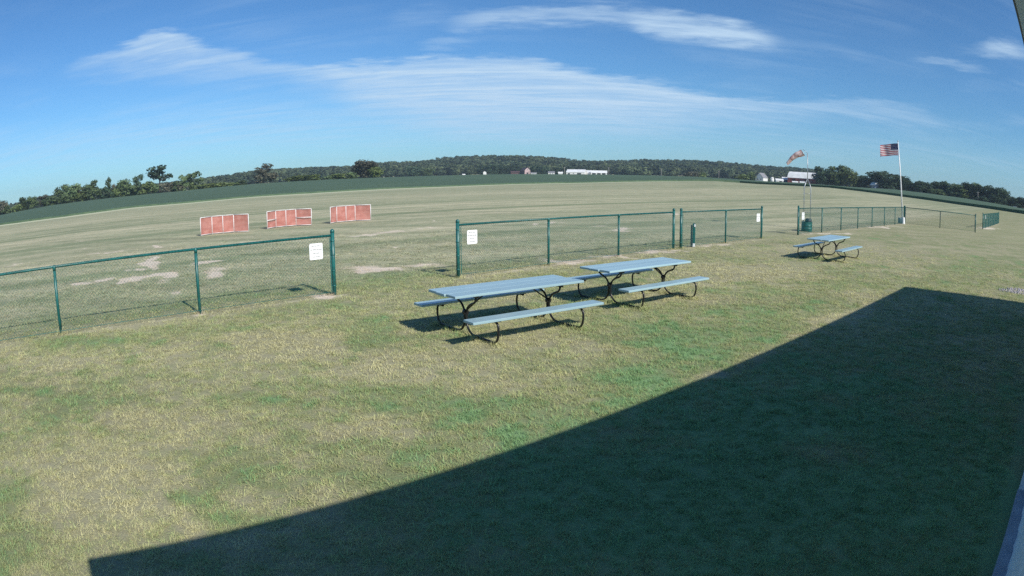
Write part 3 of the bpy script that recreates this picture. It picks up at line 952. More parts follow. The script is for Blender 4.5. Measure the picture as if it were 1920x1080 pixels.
# ------------------------------------------------------------------ clubhouse the camera hangs on
def build_clubhouse():
    rz = math.pi / 2 - R_(49.8)
    t = thing('clubhouse', 'low white clubhouse at the right edge whose roof shades the lawn', 'building', (0, 0, 0), rz)
    EH, RH, EY, BY, RY = 3.05, 4.25, 0.05, -8.1, -4.0
    X0, XE = -0.27, 16.65
    k = 0.65 / 3.67
    xr = lambda y: XE + k * (EY - y) * 0.62  # unseen roof end slanted, shaped to fit the edge of its cast shadow
    WY = -0.28
    # walls as vertical ribs of metal siding, one shell
    wall = MB().box(((X0 + 0.3 + 16.2) / 2, WY - 0.06, 1.48), (16.2 - X0 - 0.3, 0.12, 3.0)).build('front_wall', M['siding_white'], t)
    for xx in (X0 + 0.36, 16.14):
        MB().box((xx, (WY + BY) / 2 + 0.1, 1.48), (0.12, WY - BY - 0.45, 3.0)).build('end_wall', M['siding_white'], t)
    MB().box(((X0 + 16.5) / 2, BY + 0.25, 1.48), (16.2 - X0 - 0.3, 0.12, 3.0)).build('back_wall', M['siding_white'], t)
    for i in range(36):
        x = X0 + 0.45 + i * 0.3
        if x > 5.3: break
        MB().box((x, WY + 0.004, 1.5), (0.05, 0.008, 2.9)).build('siding_rib', M['siding_white'], wall)
    MB().box(((X0 + 0.3 + 5.42) / 2, (WY - 0.165) / 2, 0.03), (5.42 - X0 - 0.3, 0.115, 0.10)).build('footing', M['wainscot_blue'], t)
    d = MB().box((8.7, -0.215, 1.30), (6.5, 0.05, 2.46)).build('sliding_door', M['white_paint'], t)
    MB().box((5.44, -0.21, 1.30), (0.04, 0.07, 2.5)).build('edge_trim', M['white_paint'], d)
    for i in range(7):
        MB().box((6.2 + i * 0.85, -0.182, 1.30), (0.05, 0.018, 2.4)).build('rib', M['white_paint'], d)
    MB().box((8.7, -0.20, 2.60), (12.4, 0.06, 0.10)).build('door_track', M['roof_dark'], t)
    # roof: two slopes with real thickness
    m = MB()
    th = 0.10
    pts = [(X0, EY, EH), (xr(EY), EY, EH), (xr(RY), RY, RH), (X0, RY, RH), (xr(BY), BY, EH), (X0, BY, EH)]
    V = [Vector(p) for p in pts] + [Vector(p) - Vector((0, 0, th)) for p in pts]
    m.quad_mesh(V, [(0, 1, 2, 3), (3, 2, 4, 5), (9, 8, 7, 6), (11, 10, 8, 9), (0, 6, 7, 1), (1, 7, 8, 2), (2, 8, 10, 4), (4, 10, 11, 5), (5, 11, 9, 3), (3, 9, 6, 0)])
    roof = m.build('roof', M['roof_dark'], t)
    m = MB().box(((X0 + XE) / 2, EY - 0.13, EH - 0.17), (XE - X0 - 0.1, 0.24, 0.012))
    m.build('soffit', M['siding_white'], roof)
    m = MB()
    g = [(EY - 0.0, EH - 0.02), (EY + 0.002, EH - 0.10), (EY - 0.03, EH - 0.125), (EY - 0.09, EH - 0.125), (EY - 0.095, EH - 0.02)]
    L = XE - X0 - 0.06
    V = [(X0 + 0.03 + L * e, y, z - 0.02) for e in (0, 1) for (y, z) in g]
    m.quad_mesh(V, [(i, i + 1, i + 6, i + 5) for i in range(4)])
    m.build('gutter', M['roof_dark'], roof)


build_clubhouse()


# ------------------------------------------------------------------ chain-link fences
def wire_bay(L, H, z0, pitch=0.0354, r=0.0024):
    m = MB()
    n = int(L / pitch); ns = int((H - z0) / pitch)
    for i in range(n):
        x0 = i * L / n; w = L / n
        pts = []
        for j in range(ns + 1):
            ph = (i + j) % 2
            pts.append((x0 + (w if ph else 0), 0.004 if ph else -0.004, z0 + (H - z0) * j / ns))
        m.tube(pts, r, 3, cap=False)
    return m.mesh('wire_mesh', M['green_wire'])


def fence(P, label, side, term=(0,), ends=(True, True), H=1.25):
    """side: +1 puts the wire to the left of the run, -1 to the right"""
    p0 = Vector((*P[0], 0))
    d = Vector((P[-1][0] - P[0][0], P[-1][1] - P[0][1], 0))
    Ltot = d.length
    t = thing('chain_link_fence', label, 'fence', p0, math.atan2(d.y, d.x), 'green chain-link fence sections beside the flying field')
    dn = d.normalized()
    S = [(Vector((*q, 0)) - p0).dot(dn) for q in P]
    rail = MB().tube([(0, 0, H), (Ltot, 0, H)], 0.026, 10)
    rail.build('top_rail', M['green_vinyl'], t)
    MB().tube([(0, side * 0.03, 0.075), (Ltot, side * 0.03, 0.075)], 0.004, 4).build('bottom_wire', M['green_wire'], t)
    for i, s in enumerate(S):
        term_ = (i == 0 and ends[0]) or (i == len(S) - 1 and ends[1])
        r = 0.044 if term_ else 0.032
        top = 1.335 if term_ else H - 0.012
        q = MB().tube([(s, 0, -0.08), (s, 0, top)], r, 14).build('post', M['green_vinyl'], t)
        if term_:
            MB().lathe((s, 0, top - 0.02), [(r + 0.004, 0), (r + 0.005, 0.03), (r * 0.8, 0.055), (r * 0.3, 0.07)], 14).build('cap', M['green_vinyl'], q)
            e = 1 if i == 0 else -1
            MB().box((s + e * 0.075, side * 0.028, 0.65), (0.018, 0.006, 1.12)).build('tension_bar', M['green_vinyl'], q)
            for z in (0.2, 0.52, 0.85, 1.14):
                MB().lathe((s, 0, z), [(r + 0.003, -0.012), (r + 0.006, -0.01), (r + 0.006, 0.01), (r + 0.003, 0.012)], 14).build('brace_band', M['green_vinyl'], q)
        else:
            MB().lathe((s, 0, H - 0.07), [(r + 0.003, 0), (r + 0.004, 0.05), (r, 0.085), (r * 0.5, 0.10)], 12).build('loop_cap', M['green_vinyl'], q)
    for i in range(len(S) - 1):
        L = S[i + 1] - S[i]
        me = wire_bay(L - 0.04, H + 0.030, 0.06)
        o = obj_from('wire_mesh', me, t, (S[i] + 0.02, side * 0.030, 0))
        tag(o, kind='stuff')
    nt = int(Ltot / 0.45)
    m = MB()
    for i in range(nt):
        x = (i + 0.5) * Ltot / nt
        m.lathe((0, 0, 0), [(0.0, 0)], 3) if False else None
        ring = [(x, 0.027 * math.cos(a), H + 0.027 * math.sin(a)) for a in np.linspace(0, 2 * math.pi, 9)]
        m.tube(ring, 0.003, 3, cap=False)
    tag(m.build('wire_ties', M['green_wire'], t), kind='stuff')
    return t


fence(A_P, 'green chain-link fence at far left, bottom-left of the orange barriers, sign by its end post', -1, ends=(False, True))
fence(B_P, 'green chain-link fence directly behind the two big picnic tables, sign at its left end', -1)
fence(C_P, 'short two-bay green fence with white sign at right end and green post before it', -1)
fence(D_P, 'long many-posted green fence running from the windsock drum to the flagpole', -1)
fence(E_P, 'two-bay green fence right of the flagpole, running back toward the lawn', -1)
fence(F_P, 'far teal fence at right edge seen end-on, farthest of all fences', -1)


# ------------------------------------------------------------------ warning signs on the fences
def text_mesh(lines, mat, size, gap):
    out = MB()
    dg = None
    for i, tx in enumerate(lines):
        cu = bpy.data.curves.new('lettering', 'FONT')
        cu.body = tx; cu.size = size; cu.align_x = 'CENTER'; cu.align_y = 'CENTER'; cu.extrude = 0.0008
        cu.offset = 0.0
        cu.resolution_u = 2
        o = bpy.data.objects.new('lettering', cu)
        col.objects.link(o)
        dg = bpy.context.evaluated_depsgraph_get()
        me = bpy.data.meshes.new_from_object(o.evaluated_get(dg))
        y0 = -(i - (len(lines) - 1) / 2) * gap
        out.quad_mesh([(v.co.x, v.co.z, v.co.y + y0) for v in me.vertices], [tuple(p.vertices)[::-1] for p in me.polygons])
        bpy.data.objects.remove(o); bpy.data.meshes.remove(me); bpy.data.curves.remove(cu)
    return out


SIGN_ME = None


def rounded_panel(w, h, r, th):
    pts = []
    for (cx, cy, a0) in ((w / 2 - r, h / 2 - r, 0), (-w / 2 + r, h / 2 - r, 90), (-w / 2 + r, -h / 2 + r, 180), (w / 2 - r, -h / 2 + r, 270)):
        for k in range(5):
            a = R_(a0 + 22.5 * k); pts.append((cx + r * math.cos(a), cy + r * math.sin(a)))
    n = len(pts)
    V = [(x, -th / 2, z) for x, z in pts] + [(x, th / 2, z) for x, z in pts]
    return MB().quad_mesh(V, [tuple(range(n)), tuple(range(2 * n - 1, n - 1, -1))] + [((i + 1) % n, i, n + i, n + (i + 1) % n) for i in range(n)])


def sign(P, u, v, label, w=0.31, h=0.335):
    """hang a sign on the fence run P where the photo shows it"""
    global SIGN_ME
    a = Vector((*P[0], 0)); d = (Vector((*P[-1], 0)) - a).normalized()
    n = Vector((d.y, -d.x, 0))                      # the side the lawn is on
    q = a + n * 0.045
    r = ray(u, v)
    # ray / vertical plane
    tt = (q - Vector((0, 0, CAMZ))).dot(n) / r.dot(n)
    p = Vector((0, 0, CAMZ)) + r * tt
    t = thing('warning_sign', label, 'sign', p, math.atan2(d.y, d.x), 'white warning signs wired to the fences')
    if SIGN_ME is None:
        SIGN_ME = (rounded_panel(w, h, 0.03, 0.004).mesh('panel', M['white_sign']),
                   [text_mesh([q], M['black_ink'], 0.034, 0.074).mesh('text_line', M['black_ink']) for q in ('PILOTS ONLY', 'NO SPECTATORS', 'BEYOND', 'THIS POINT')],
                   MB().tube([(0, 0.012, 0), (0, -0.004, 0)], 0.006, 6).mesh('bolt', M['galv']))
    obj_from('panel', SIGN_ME[0], t)
    for k_, me_ in enumerate(SIGN_ME[1]):
        tag(obj_from('text_line', me_, t, (0, -0.0035, (1.5 - k_) * 0.074)), kind='stuff')
    for sx in (-1, 1):
        for sz in (-1, 1):
            obj_from('bolt', SIGN_ME[2], t, (sx * (w / 2 - 0.02), 0, sz * (h / 2 - 0.02)))
    return t


sign(A_P, 592.5, 471.5, 'white warning sign nearest the camera, on the fence below the third orange barrier')
sign(B_P, 885.5, 444.5, 'white warning sign just above the left end of the front picnic table')
sign(C_P, 1422, 408, 'white warning sign on the right end of the short two-bay fence')
sign(D_P, 1506, 405, 'white warning sign in front of the green drum under the windsock')
sign(F_P, 1848, 407, 'narrow white sign at the left end of the far end-on fence')


# ------------------------------------------------------------------ picnic tables
def make_table():
    t = thing('picnic_table', 'x', 'picnic table')
    Lh, zt, zb, yb = 1.225, 0.69, 0.405, 0.775
    for i, y in enumerate((-0.2665, 0.0, 0.2665)):
        ox = (0.012, -0.016, 0.006)[i]
        MB().bevbox((ox, y, zt - 0.02), (2 * Lh, 0.262, 0.04), 0.007).build('tabletop_plank', M['blue_plank'], t)
    for s in (-1, 1):
        b = MB().bevbox((0.01 * s, s * yb, zb - 0.02), (2 * Lh, 0.262, 0.04), 0.007).build('bench_plank', M['blue_plank'], t)
    for e in (-1, 1):
        x = e * 0.80
        fr = None
        for s in (-1, 1):
            path = fillet([(x, s * 0.68, zb - 0.062), (x, s * 0.865, zb - 0.062), (x, s * 0.885, 0.17), (x, s * 0.82, 0.03), (x, s * 0.16, 0.03), (x, s * 0.026, 0.15), (x, s * 0.024, 0.37), (x, s * 0.10, 0.47), (x, s * 0.28, 0.54), (x, s * 0.31, zt - 0.07)], 0.10, 6)
            fr = MB().tube(path, 0.0175, 10).build('leg', M['black_steel'], t)
            MB().box((x, s * yb, zb - 0.0425), (0.05, 0.26, 0.006)).build('bench_bracket', M['black_steel'], fr)
        MB().box((x, 0, zt - 0.058), (0.05, 0.72, 0.034)).build('top_support', M['black_steel'], t)
        MB().tube([(x - e * 0.01, 0, 0.37), (x - e * 0.42, 0, zt - 0.05)], 0.012, 8).build('brace', M['black_steel'], t)
        MB().tube([(x, -0.03, 0.35), (x, 0.03, 0.35)], 0.045, 10).build('clamp', M['black_steel'], t)
    return t


proto = make_table()
for i, (xy, azd, lab) in enumerate(TABLES):
    o = proto if i == 0 else copy_tree(proto)
    o.location = (xy[0], xy[1], 0)
    o.rotation_euler = (0, 0, R_(90 - azd))
    tag(o, lab, 'picnic table', 'blue picnic tables on the lawn')


# ------------------------------------------------------------------ orange pilot barriers
def barrier(u, v, label, midrails=False, R=None, jit=0.0):
    c = gnd(u, v)
    if R: c = c.normalized() * R; c.z = 0
    dirx = R_(90 - 53 + jit)
    t = thing('pilot_barrier', label, 'barrier', c, dirx, 'orange mesh pilot barriers on the flying field')
    H, w, wl = 0.92, 0.60, 0.92
    a = R_(40)
    # plan of the uprights: two front panels and two wings folded toward the lawn
    P = [Vector((-w - wl * math.cos(a), -wl * math.sin(a), 0)), Vector((-w, 0, 0)), Vector((0, 0, 0)), Vector((w, 0, 0)), Vector((w + wl * math.cos(a), -wl * math.sin(a), 0))]
    for i, p in enumerate(P):
        MB().tube([p + Vector((0, 0, -0.05)), p + Vector((0, 0, H))], 0.02, 8).build('upright', M['white_pipe'], t)
    for i in range(4):
        p, q = P[i], P[i + 1]
        n = (q - p).cross(Vector((0, 0, 1))).normalized() * 0.012
        MB().tube([p + Vector((0, 0, H)), q + Vector((0, 0, H))], 0.02, 8).build('top_rail', M['white_pipe'], t)
        MB().tube([p + Vector((0, 0, 0.05)), q + Vector((0, 0, 0.05))], 0.016, 8).build('bottom_rail', M['white_pipe'], t)
        if midrails and i in (0, 3):
            MB().tube([p + n * 2 + Vector((0, 0, H * 0.5)), q + n * 2 + Vector((0, 0, H * 0.5))], 0.022, 8).build('mid_rail', M['white_pipe'], t)
        # fabric, slightly slack
        nx, nz = 10, 8
        V = []; F = []
        for iz in range(nz + 1):
            for ix in range(nx + 1):
                s, z = ix / nx, iz / nz
                sag = math.sin(math.pi * s) * math.sin(math.pi * z) * (0.035 + 0.02 * math.sin(i * 2.1 + u)) + 0.006 * math.sin(9 * s + i)
                b = p.lerp(q, 0.02 + 0.96 * s) - n + n.normalized() * (-sag)
                V.append((b.x, b.y, 0.06 + (H - 0.075) * z - 0.012 * math.sin(math.pi * s) * (z < 0.01)))
        for iz in range(nz):
            for ix in range(nx):
                o = iz * (nx + 1) + ix
                F.append((o, o + 1, o + nx + 2, o + nx + 1))
        MB().quad_mesh(V, F, True).build('mesh_panel', M['orange_mesh'], t)
    return t


barrier(418.5, 436.6, 'leftmost of the three orange mesh barriers with white pipe frame', R=34.2, jit=-3)
barrier(536.5, 426.3, 'middle orange mesh barrier, with white mid-height rails on its wings', True, R=36.0, jit=2)
barrier(649, 417.0, 'rightmost of the three orange mesh barriers, above the fence sign', R=37.6, jit=5)


# ------------------------------------------------------------------ windsock mast and drum
def build_windsock():
    c = gnd(1512.5, 429)
    Rr = math.hypot(c.x, c.y)
    zt = at_range(1512.5, 287, Rr).z
    zj = at_range(1512.5, 336, Rr).z
    zk = at_range(1512.5, 351, Rr).z
    rgt = Vector((c.y, -c.x, 0)).normalized()
    fwd = Vector((c.x, c.y, 0)).normalized()
    t = thing('windsock_mast', 'tall galvanised mast with faded orange windsock above the green drum', 'windsock', (c.x, c.y, 0))
    hw = 0.19
    for (sx, sy) in ((-1, -1), (1, -1), (1, 1), (-1, 1)):
        b = rgt * (hw * sx) + fwd * (hw * sy)
        MB().tube([b + Vector((0, 0, -0.05)), b + Vector((0, 0, zk)), b * 0.12 + Vector((0, 0, zj))], 0.022, 6).build('leg', M['galv'], t)
    for z in (0.9, 1.9, zk):
        pts = [rgt * (hw * sx) + fwd * (hw * sy) + Vector((0, 0, z)) for (sx, sy) in ((-1, -1), (1, -1), (1, 1), (-1, 1), (-1, -1))]
        MB().tube(pts, 0.008, 5).build('spacer', M['galv'], t)
    MB().tube([(0, 0, zj - 0.25), (0, 0, zt)], 0.024, 8).build('mast', M['galv'], t)
    # swivel arm and hoop
    hd = at_range(1505.5, 286.5, Rr) - Vector((c.x, c.y, 0))
    tl = at_range(1475.5, 307.5, Rr) - Vector((c.x, c.y, 0))
    MB().tube([(0, 0, zt - 0.02), (hd.x * 0.5, hd.y * 0.5, zt + 0.10), (hd.x, hd.y, hd.z + 0.19)], 0.012, 6).build('swivel_arm', M['galv'], t)
    ax = (tl - hd).normalized()
    s1 = ax.cross(Vector((0, 0, 1))).normalized(); s2 = s1.cross(ax).normalized()
    ring = [hd + (s1 * math.cos(a) + s2 * math.sin(a)) * 0.20 for a in np.linspace(0, 2 * math.pi, 17)]
    MB().tube(ring, 0.010, 5, cap=False).build('hoop', M['galv'], t)
    V = []; F = []; n, k = 18, 16
    L = (tl - hd).length
    for i in range(n + 1):
        s = i / n
        r = 0.20 * (1 - 0.42 * s)
        bend = -0.10 * math.sin(math.pi * s) * 1.0
        for j in range(k):
            a = 2 * math.pi * j / k
            rr = r * (1 + 0.10 * math.sin(3 * a + 7 * s) * s + 0.05 * math.sin(19 * s + a))
            p = hd + ax * (L * s) + s1 * (math.cos(a) * rr) + s2 * (math.sin(a) * rr * (1 - 0.25 * s) - bend)
            V.append(p)
    for i in range(n):
        for j in range(k):
            F.append((i * k + j, i * k + (j + 1) % k, (i + 1) * k + (j + 1) % k, (i + 1) * k + j))
    MB().quad_mesh(V, F, True).build('sock', M['sock'], t)
    # drum
    d = gnd(1512.5, 432.5)
    d = d * 0.985
    q = thing('trash_drum', 'green ribbed drum with dark dome lid standing under the windsock', 'drum', (d.x, d.y, 0))
    prof = [(0.28, 0), (0.295, 0.03), (0.295, 0.14), (0.307, 0.155), (0.295, 0.17), (0.295, 0.29), (0.307, 0.305), (0.295, 0.32), (0.295, 0.46), (0.305, 0.475), (0.30, 0.49)]
    MB().lathe((0, 0, 0), prof, 24).build('drum', M['drum_green'], q)
    MB().lathe((0.07, -0.03, 0.485), [(0.20, 0), (0.19, 0.06), (0.17, 0.13), (0.16, 0.16), (0.10, 0.18)], 20).build('lid', M['dark_lid'], q)


build_windsock()


# ------------------------------------------------------------------ flagpole
def build_flag():
    c = gnd(1692, 419.5)
    Rr = math.hypot(c.x, c.y)
    zt = at_range(1683.5, 266, Rr).z
    t = thing('flagpole', 'tall white flagpole at the fence corner', 'flagpole', (c.x, c.y, 0))
    tp = at_range(1683.5, 266, Rr) - c
    MB().tube([(0, 0, -0.1), tp * 0.5, tp], [0.06, 0.052, 0.036], 12).build('pole', M['white_paint'], t)
    MB().lathe(tp, [(0.02, 0), (0.055, 0.03), (0.06, 0.06), (0.04, 0.10), (0.01, 0.115)], 12).build('finial', M['galv'], t)
    MB().tube([tp * 0.2 + Vector((-0.05, -0.05, 0)), tp * 0.99 + Vector((-0.05, -0.05, 0))], 0.006, 4).build('halyard', M['white_pipe'], t)
    MB().lathe((0.02, -0.05, 0), [(0.17, -0.05), (0.17, 0.04), (0.15, 0.30), (0.13, 0.46), (0.10, 0.50)], 16).build('base_sleeve', M['white_paint'], t)
    b = thing('bucket', 'small blue-grey bucket at the foot of the flagpole, left side', 'bucket', (c.x - 0.27, c.y + 0.04, 0))
    MB().lathe((0, 0, 0), [(0.13, 0), (0.16, 0.40), (0.165, 0.44), (0.15, 0.44), (0.12, 0.36)], 16).build('pail', M['bucket_blue'], b)
    MB().tube([(-0.16, 0, 0.42), (-0.10, -0.02, 0.50), (0.10, -0.02, 0.50), (0.16, 0, 0.42)], 0.006, 5).build('handle', M['galv'], b)
    # flag
    f0 = at_range(1683.5, 269, Rr - 0.02); f1 = at_range(1650, 273, Rr); fb = at_range(1684.5, 291.5, Rr - 0.02)
    f = thing('flag', 'red, white and blue striped flag flying left from the pole', 'flag', f0)
    W_ = (f1 - f0); W_.z = 0; L = W_.length; wd = W_.normalized(); hgt = f0.z - fb.z
    nn = Vector((-wd.y, wd.x, 0))
    droop = f0.z - f1.z

    def pt(s, v):
        ripple = 0.09 * s * math.sin(7.5 * s + 0.8 * v) + 0.05 * math.sin(13 * s + 2 * v) * s
        z = -v * hgt * (1 - 0.06 * s) - droop * s ** 1.4 + 0.02 * math.sin(9 * s) * s
        return wd * (L * s) + nn * ripple + Vector((0, 0, z))
    for k in range(13):
        m = MB(); nx = 22
        s0 = 0.40 if k < 7 else 0.0
        V = []
        for i in range(nx + 1):
            s = s0 + (1 - s0) * i / nx
            V += [pt(s, k / 13), pt(s, (k + 1) / 13)]
        m.quad_mesh(V, [(2 * i, 2 * i + 1, 2 * i + 3, 2 * i + 2) for i in range(nx)], True)
        m.build('stripe', M['flag_red'] if k % 2 == 0 else M['flag_white'], f)
    m = MB(); V = []
    nx, ny = 12, 7
    for i in range(nx + 1):
        for j in range(ny + 1):
            V.append(pt(0.40 * i / nx, 7 / 13 * j / ny))
    m.quad_mesh(V, [(i * (ny + 1) + j, i * (ny + 1) + j + 1, (i + 1) * (ny + 1) + j + 1, (i + 1) * (ny + 1) + j) for i in range(nx) for j in range(ny)], True)
    ca = m.build('canton', M['flag_blue'], f)
    m = MB()
    for r in range(9):
        for q in range(6 if r % 2 == 0 else 5):
            s = 0.4 * ((q + 0.5) / 6 + (0 if r % 2 == 0 else 0.5 / 6)); v = 7 / 13 * (r + 0.7) / 9.4
            cc = pt(s, v)
            for sg in (-1, 1):
                V = []
                for a in range(10):
                    rad = 0.022 if a % 2 == 0 else 0.009
                    an = math.pi / 2 + a * math.pi / 5
                    V.append(cc + wd * (rad * math.cos(an)) + Vector((0, 0, rad * math.sin(an))) + nn * (0.004 * sg))
                m.quad_mesh(V, [tuple(range(10)) if sg > 0 else tuple(range(9, -1, -1))])
    tag(m.build('stars', M['flag_white'], ca), kind='stuff')
    for k in range(13):
        pass


build_flag()


# ------------------------------------------------------------------ green utility post by the fence gap
def build_green_post():
    c = gnd(1299, 463)
    rz = math.atan2(c.y, c.x) - math.pi / 2
    t = thing('marker_post', 'thick green post with white foot in front of the two-bay fence', 'post', (c.x, c.y, 0), rz)
    MB().bevbox((0.03, 0, 0.41), (0.10, 0.12, 0.84), 0.012).build('post', M['green_vinyl'], t)
    MB().bevbox((-0.055, 0.01, 0.38), (0.06, 0.14, 0.78), 0.008).build('side_channel', M['dark_lid'], t)
    MB().bevbox((0.035, -0.065, 0.07), (0.085, 0.02, 0.12), 0.006).build('foot_plate', M['white_paint'], t)
    MB().bevbox((0.06, -0.064, 0.76), (0.05, 0.012, 0.09), 0.004).build('top_label', M['white_paint'], t)


build_green_post()


def build_gravel():
    r = random.Random(4)
    c = gnd(1912, 546)
    m = MB()
    for i in range(420):
        a = r.uniform(0, 6.283); d = math.sqrt(r.random())
        x, y = d * math.cos(a) * 1.3, d * math.sin(a) * 0.55
        s = r.uniform(0.02, 0.055)
        V = []
        for k in range(6):
            an = k * math.pi / 3 + r.uniform(-0.3, 0.3)
            V.append((x + s * math.cos(an) * r.uniform(0.7, 1.1), y + s * math.sin(an) * r.uniform(0.7, 1.1), 0.0))
        V += [(p[0] * 0.4 + x * 0.6, p[1] * 0.4 + y * 0.6, s * r.uniform(0.7, 1.0)) for p in V[:6]]
        m.quad_mesh(V, [(k, (k + 1) % 6, 6 + (k + 1) % 6, 6 + k) for k in range(6)] + [(6, 7, 8, 9, 10, 11)])
    o = m.build('gravel', M['gravel'], None, (c.x + 0.35, c.y - 0.3, 0.002), R_(-20))
    tag(o, 'pale loose gravel at the right edge beyond the shadow', 'gravel', kind='stuff')


build_gravel()


# ------------------------------------------------------------------ farm buildings beyond the crop
def tz(azd, R):
    return float(terrain(azd, R))


def farm(name, label, cat, u0, u1, vr, ve, vb, R, depth, wall, roof, yaw=0.0, style='side', doors=(), windows=(), over=0.35, end_wall=None, group=None):
    uc = (u0 + u1) / 2
    a, _ = azel(uc, vb)
    c = at_range(uc, vb, R)
    z0 = min(tz(a, R), c.z) - 0.1
    W_ = (at_range(u1, vb, R) - at_range(u0, vb, R)).length
    if style == 'side' and yaw: W_ = (W_ - depth * abs(math.sin(R_(yaw)))) / math.cos(R_(yaw))
    he = at_range(uc, ve, R).z - z0
    hr = at_range(uc, vr, R).z - z0
    t = thing(name, label, cat, (c.x, c.y, z0), -R_(a) - R_(yaw), group)
    wx, wy = W_ / 2, depth / 2
    wl = M[wall]; rf = M[roof]
    m = MB()
    e = 0.3
    if style == 'gambrel':
        prof = [(-wy, he), (-wy * 0.62, he + (hr - he) * 0.66), (0, hr), (wy * 0.62, he + (hr - he) * 0.66), (wy, he)]
    else:
        span = wy if style == 'side' else wx
        prof = [(-span, he), (0, hr), (span, he)]
    if style in ('side', 'gambrel'):
        V = [(x, y, 0) for x in (-wx, wx) for y in (-wy, wy)]
        V += [(x, y, he) for x in (-wx, wx) for y in (-wy, wy)]
        for fc in ((0, 2, 6, 4), (1, 5, 7, 3)):
            MB().quad_mesh([V[q] for q in fc], [(0, 1, 2, 3)]).build('side_wall', wl, t)
        for x in (-wx, wx):
            P = [(x, -wy, 0)] + [(x, y, z) for (y, z) in prof] + [(x, wy, 0)]
            idx = tuple(range(len(P)))
            MB().quad_mesh(P, [idx if x < 0 else idx[::-1]]).build('gable_wall', M[end_wall] if end_wall else wl, t)
        m = MB()
        for x in (-wx - over, wx + over):
            pass
        pr = [(prof[0][0] - over, prof[0][1] - over * 0.5)] + list(prof[1:-1]) + [(prof[-1][0] + over, prof[-1][1] - over * 0.5)]
        n = len(pr)
        V = [(x, y, z + dz_) for dz_ in (0.02, 0.22) for x in (-wx - over, wx + over) for (y, z) in pr]
        F = []
        for k in range(n - 1):
            F += [(k, n + k, n + k + 1, k + 1), (2 * n + k, 2 * n + k + 1, 3 * n + k + 1, 3 * n + k),
                  (k, k + 1, 2 * n + k + 1, 2 * n + k), (n + k, 3 * n + k, 3 * n + k + 1, n + k + 1)]
        F += [(0, 2 * n, 3 * n, n), (n - 1, 2 * n - 1, 4 * n - 1, 3 * n - 1)]
        m.quad_mesh(V, F)
        m.build('roof', rf, t)
        yf = -wy
    else:
        V = [(x, y, z) for z in (0, he) for x in (-wx, wx) for y in (-wy, wy)]
        for fc in ((0, 1, 5, 4), (2, 6, 7, 3)):
            MB().quad_mesh([V[q] for q in fc], [(0, 1, 2, 3)]).build('side_wall', wl, t)
        for y in (-wy, wy):
            P = [(-wx, y, 0)] + [(x, y, z) for (x, z) in prof] + [(wx, y, 0)]
            idx = tuple(range(len(P)))
            MB().quad_mesh(P, [idx[::-1] if y < 0 else idx]).build('gable_wall', M[end_wall] if end_wall else wl, t)
        pr = [(prof[0][0] - over, prof[0][1] - over * 0.6), prof[1], (prof[2][0] + over, prof[2][1] - over * 0.6)]
        V = [(x, y, z + dz_) for dz_ in (0.02, 0.22) for y in (-wy - over, wy + over) for (x, z) in pr]
        F = []
        for k in range(2):
            F += [(k, k + 1, 3 + k + 1, 3 + k), (6 + k, 9 + k, 9 + k + 1, 6 + k + 1), (k, 6 + k, 6 + k + 1, k + 1), (3 + k, 3 + k + 1, 9 + k + 1, 9 + k)]
        F += [(0, 3, 9, 6), (2, 8, 11, 5)]
        MB().quad_mesh(V, F).build('roof', rf, t)
        yf = -wy
    for (x, ww, hh) in doors:
        MB().box((x * wx, yf - 0.04, hh * he / 2), (ww * W_, 0.10, hh * he)).build('door', M['dark_open'], t)
    for (x, zc, ww, hh) in windows:
        o = MB().box((x * wx, yf - 0.03, zc * he), (ww, 0.08, hh)).build('window', M['wall_white'], t)
        MB().box((x * wx, yf - 0.08, zc * he), (ww * 0.75, 0.04, hh * 0.75)).build('pane', M['glass'], o)
    return t


# right-hand farmstead
farm('barn', 'red barn with a broad white gambrel roof behind the windsock mast', 'barn', 1480, 1534, 323.5, 334.5, 344, 520, 12, 'barn_red', 'roof_white', 17, 'gambrel', doors=[(-0.55, .10, .8), (0.35, .12, .8)], windows=[(-0.1, .6, 1.0, .9), (0.1, .6, 1.0, .9), (.68, .6, 1., .9)])
farm('shed', 'small white lean shed low in front of the red barn, left one', 'shed', 1486, 1496, 340.2, 341.6, 345, 500, 3.5, 'wall_white', 'roof_white', 0)
farm('shed', 'small white lean shed low in front of the red barn, right one', 'shed', 1500, 1509, 340.8, 342.2, 345.5, 500, 3.5, 'wall_white', 'roof_white', 0)
farm('shed', 'long low white-roofed shed touching the left side of the red barn', 'shed', 1464, 1481, 332.5, 336.5, 341.5, 530, 9, 'wall_blue', 'roof_white', -14)
farm('shed', 'low cream-roofed shed second left of the red barn', 'shed', 1453, 1469, 335.5, 338.5, 341.8, 515, 7, 'wall_white', 'roof_white', -10, doors=[(0.2, .3, .8)])
farm('farmhouse', 'pale grey gabled farmhouse leftmost in the red barn farmstead', 'house', 1420, 1436, 324.5, 333, 341, 560, 10, 'wall_white', 'roof_grey', 24, 'gable', windows=[(-.4, .6, 1, 1.4), (.4, .6, 1, 1.4)])
farm('house', 'dark blue house with bright white roof edge left of the big dark tree', 'house', 1632, 1647, 342.5, 347, 353.5, 490, 7, 'wall_blue', 'roof_white', 26, windows=[(-.5, .6, 1., 1.2), (.1, .6, 1., 1.2)])
farm('shed', 'small grey-roofed shed right of the flagpole against the trees', 'shed', 1719, 1733, 350, 356, 361, 470, 7, 'wall_blue', 'roof_grey', 28)
farm('house', 'tiny white gabled house at the far right tree gap', 'house', 1899, 1907, 383, 387, 391, 520, 6, 'wall_white', 'roof_grey', 0, 'gable')
farm('house', 'pinkish-roofed house cut by the right frame edge', 'house', 1913, 1926, 385, 389, 393, 500, 8, 'wall_white', 'roof_brown', 0)
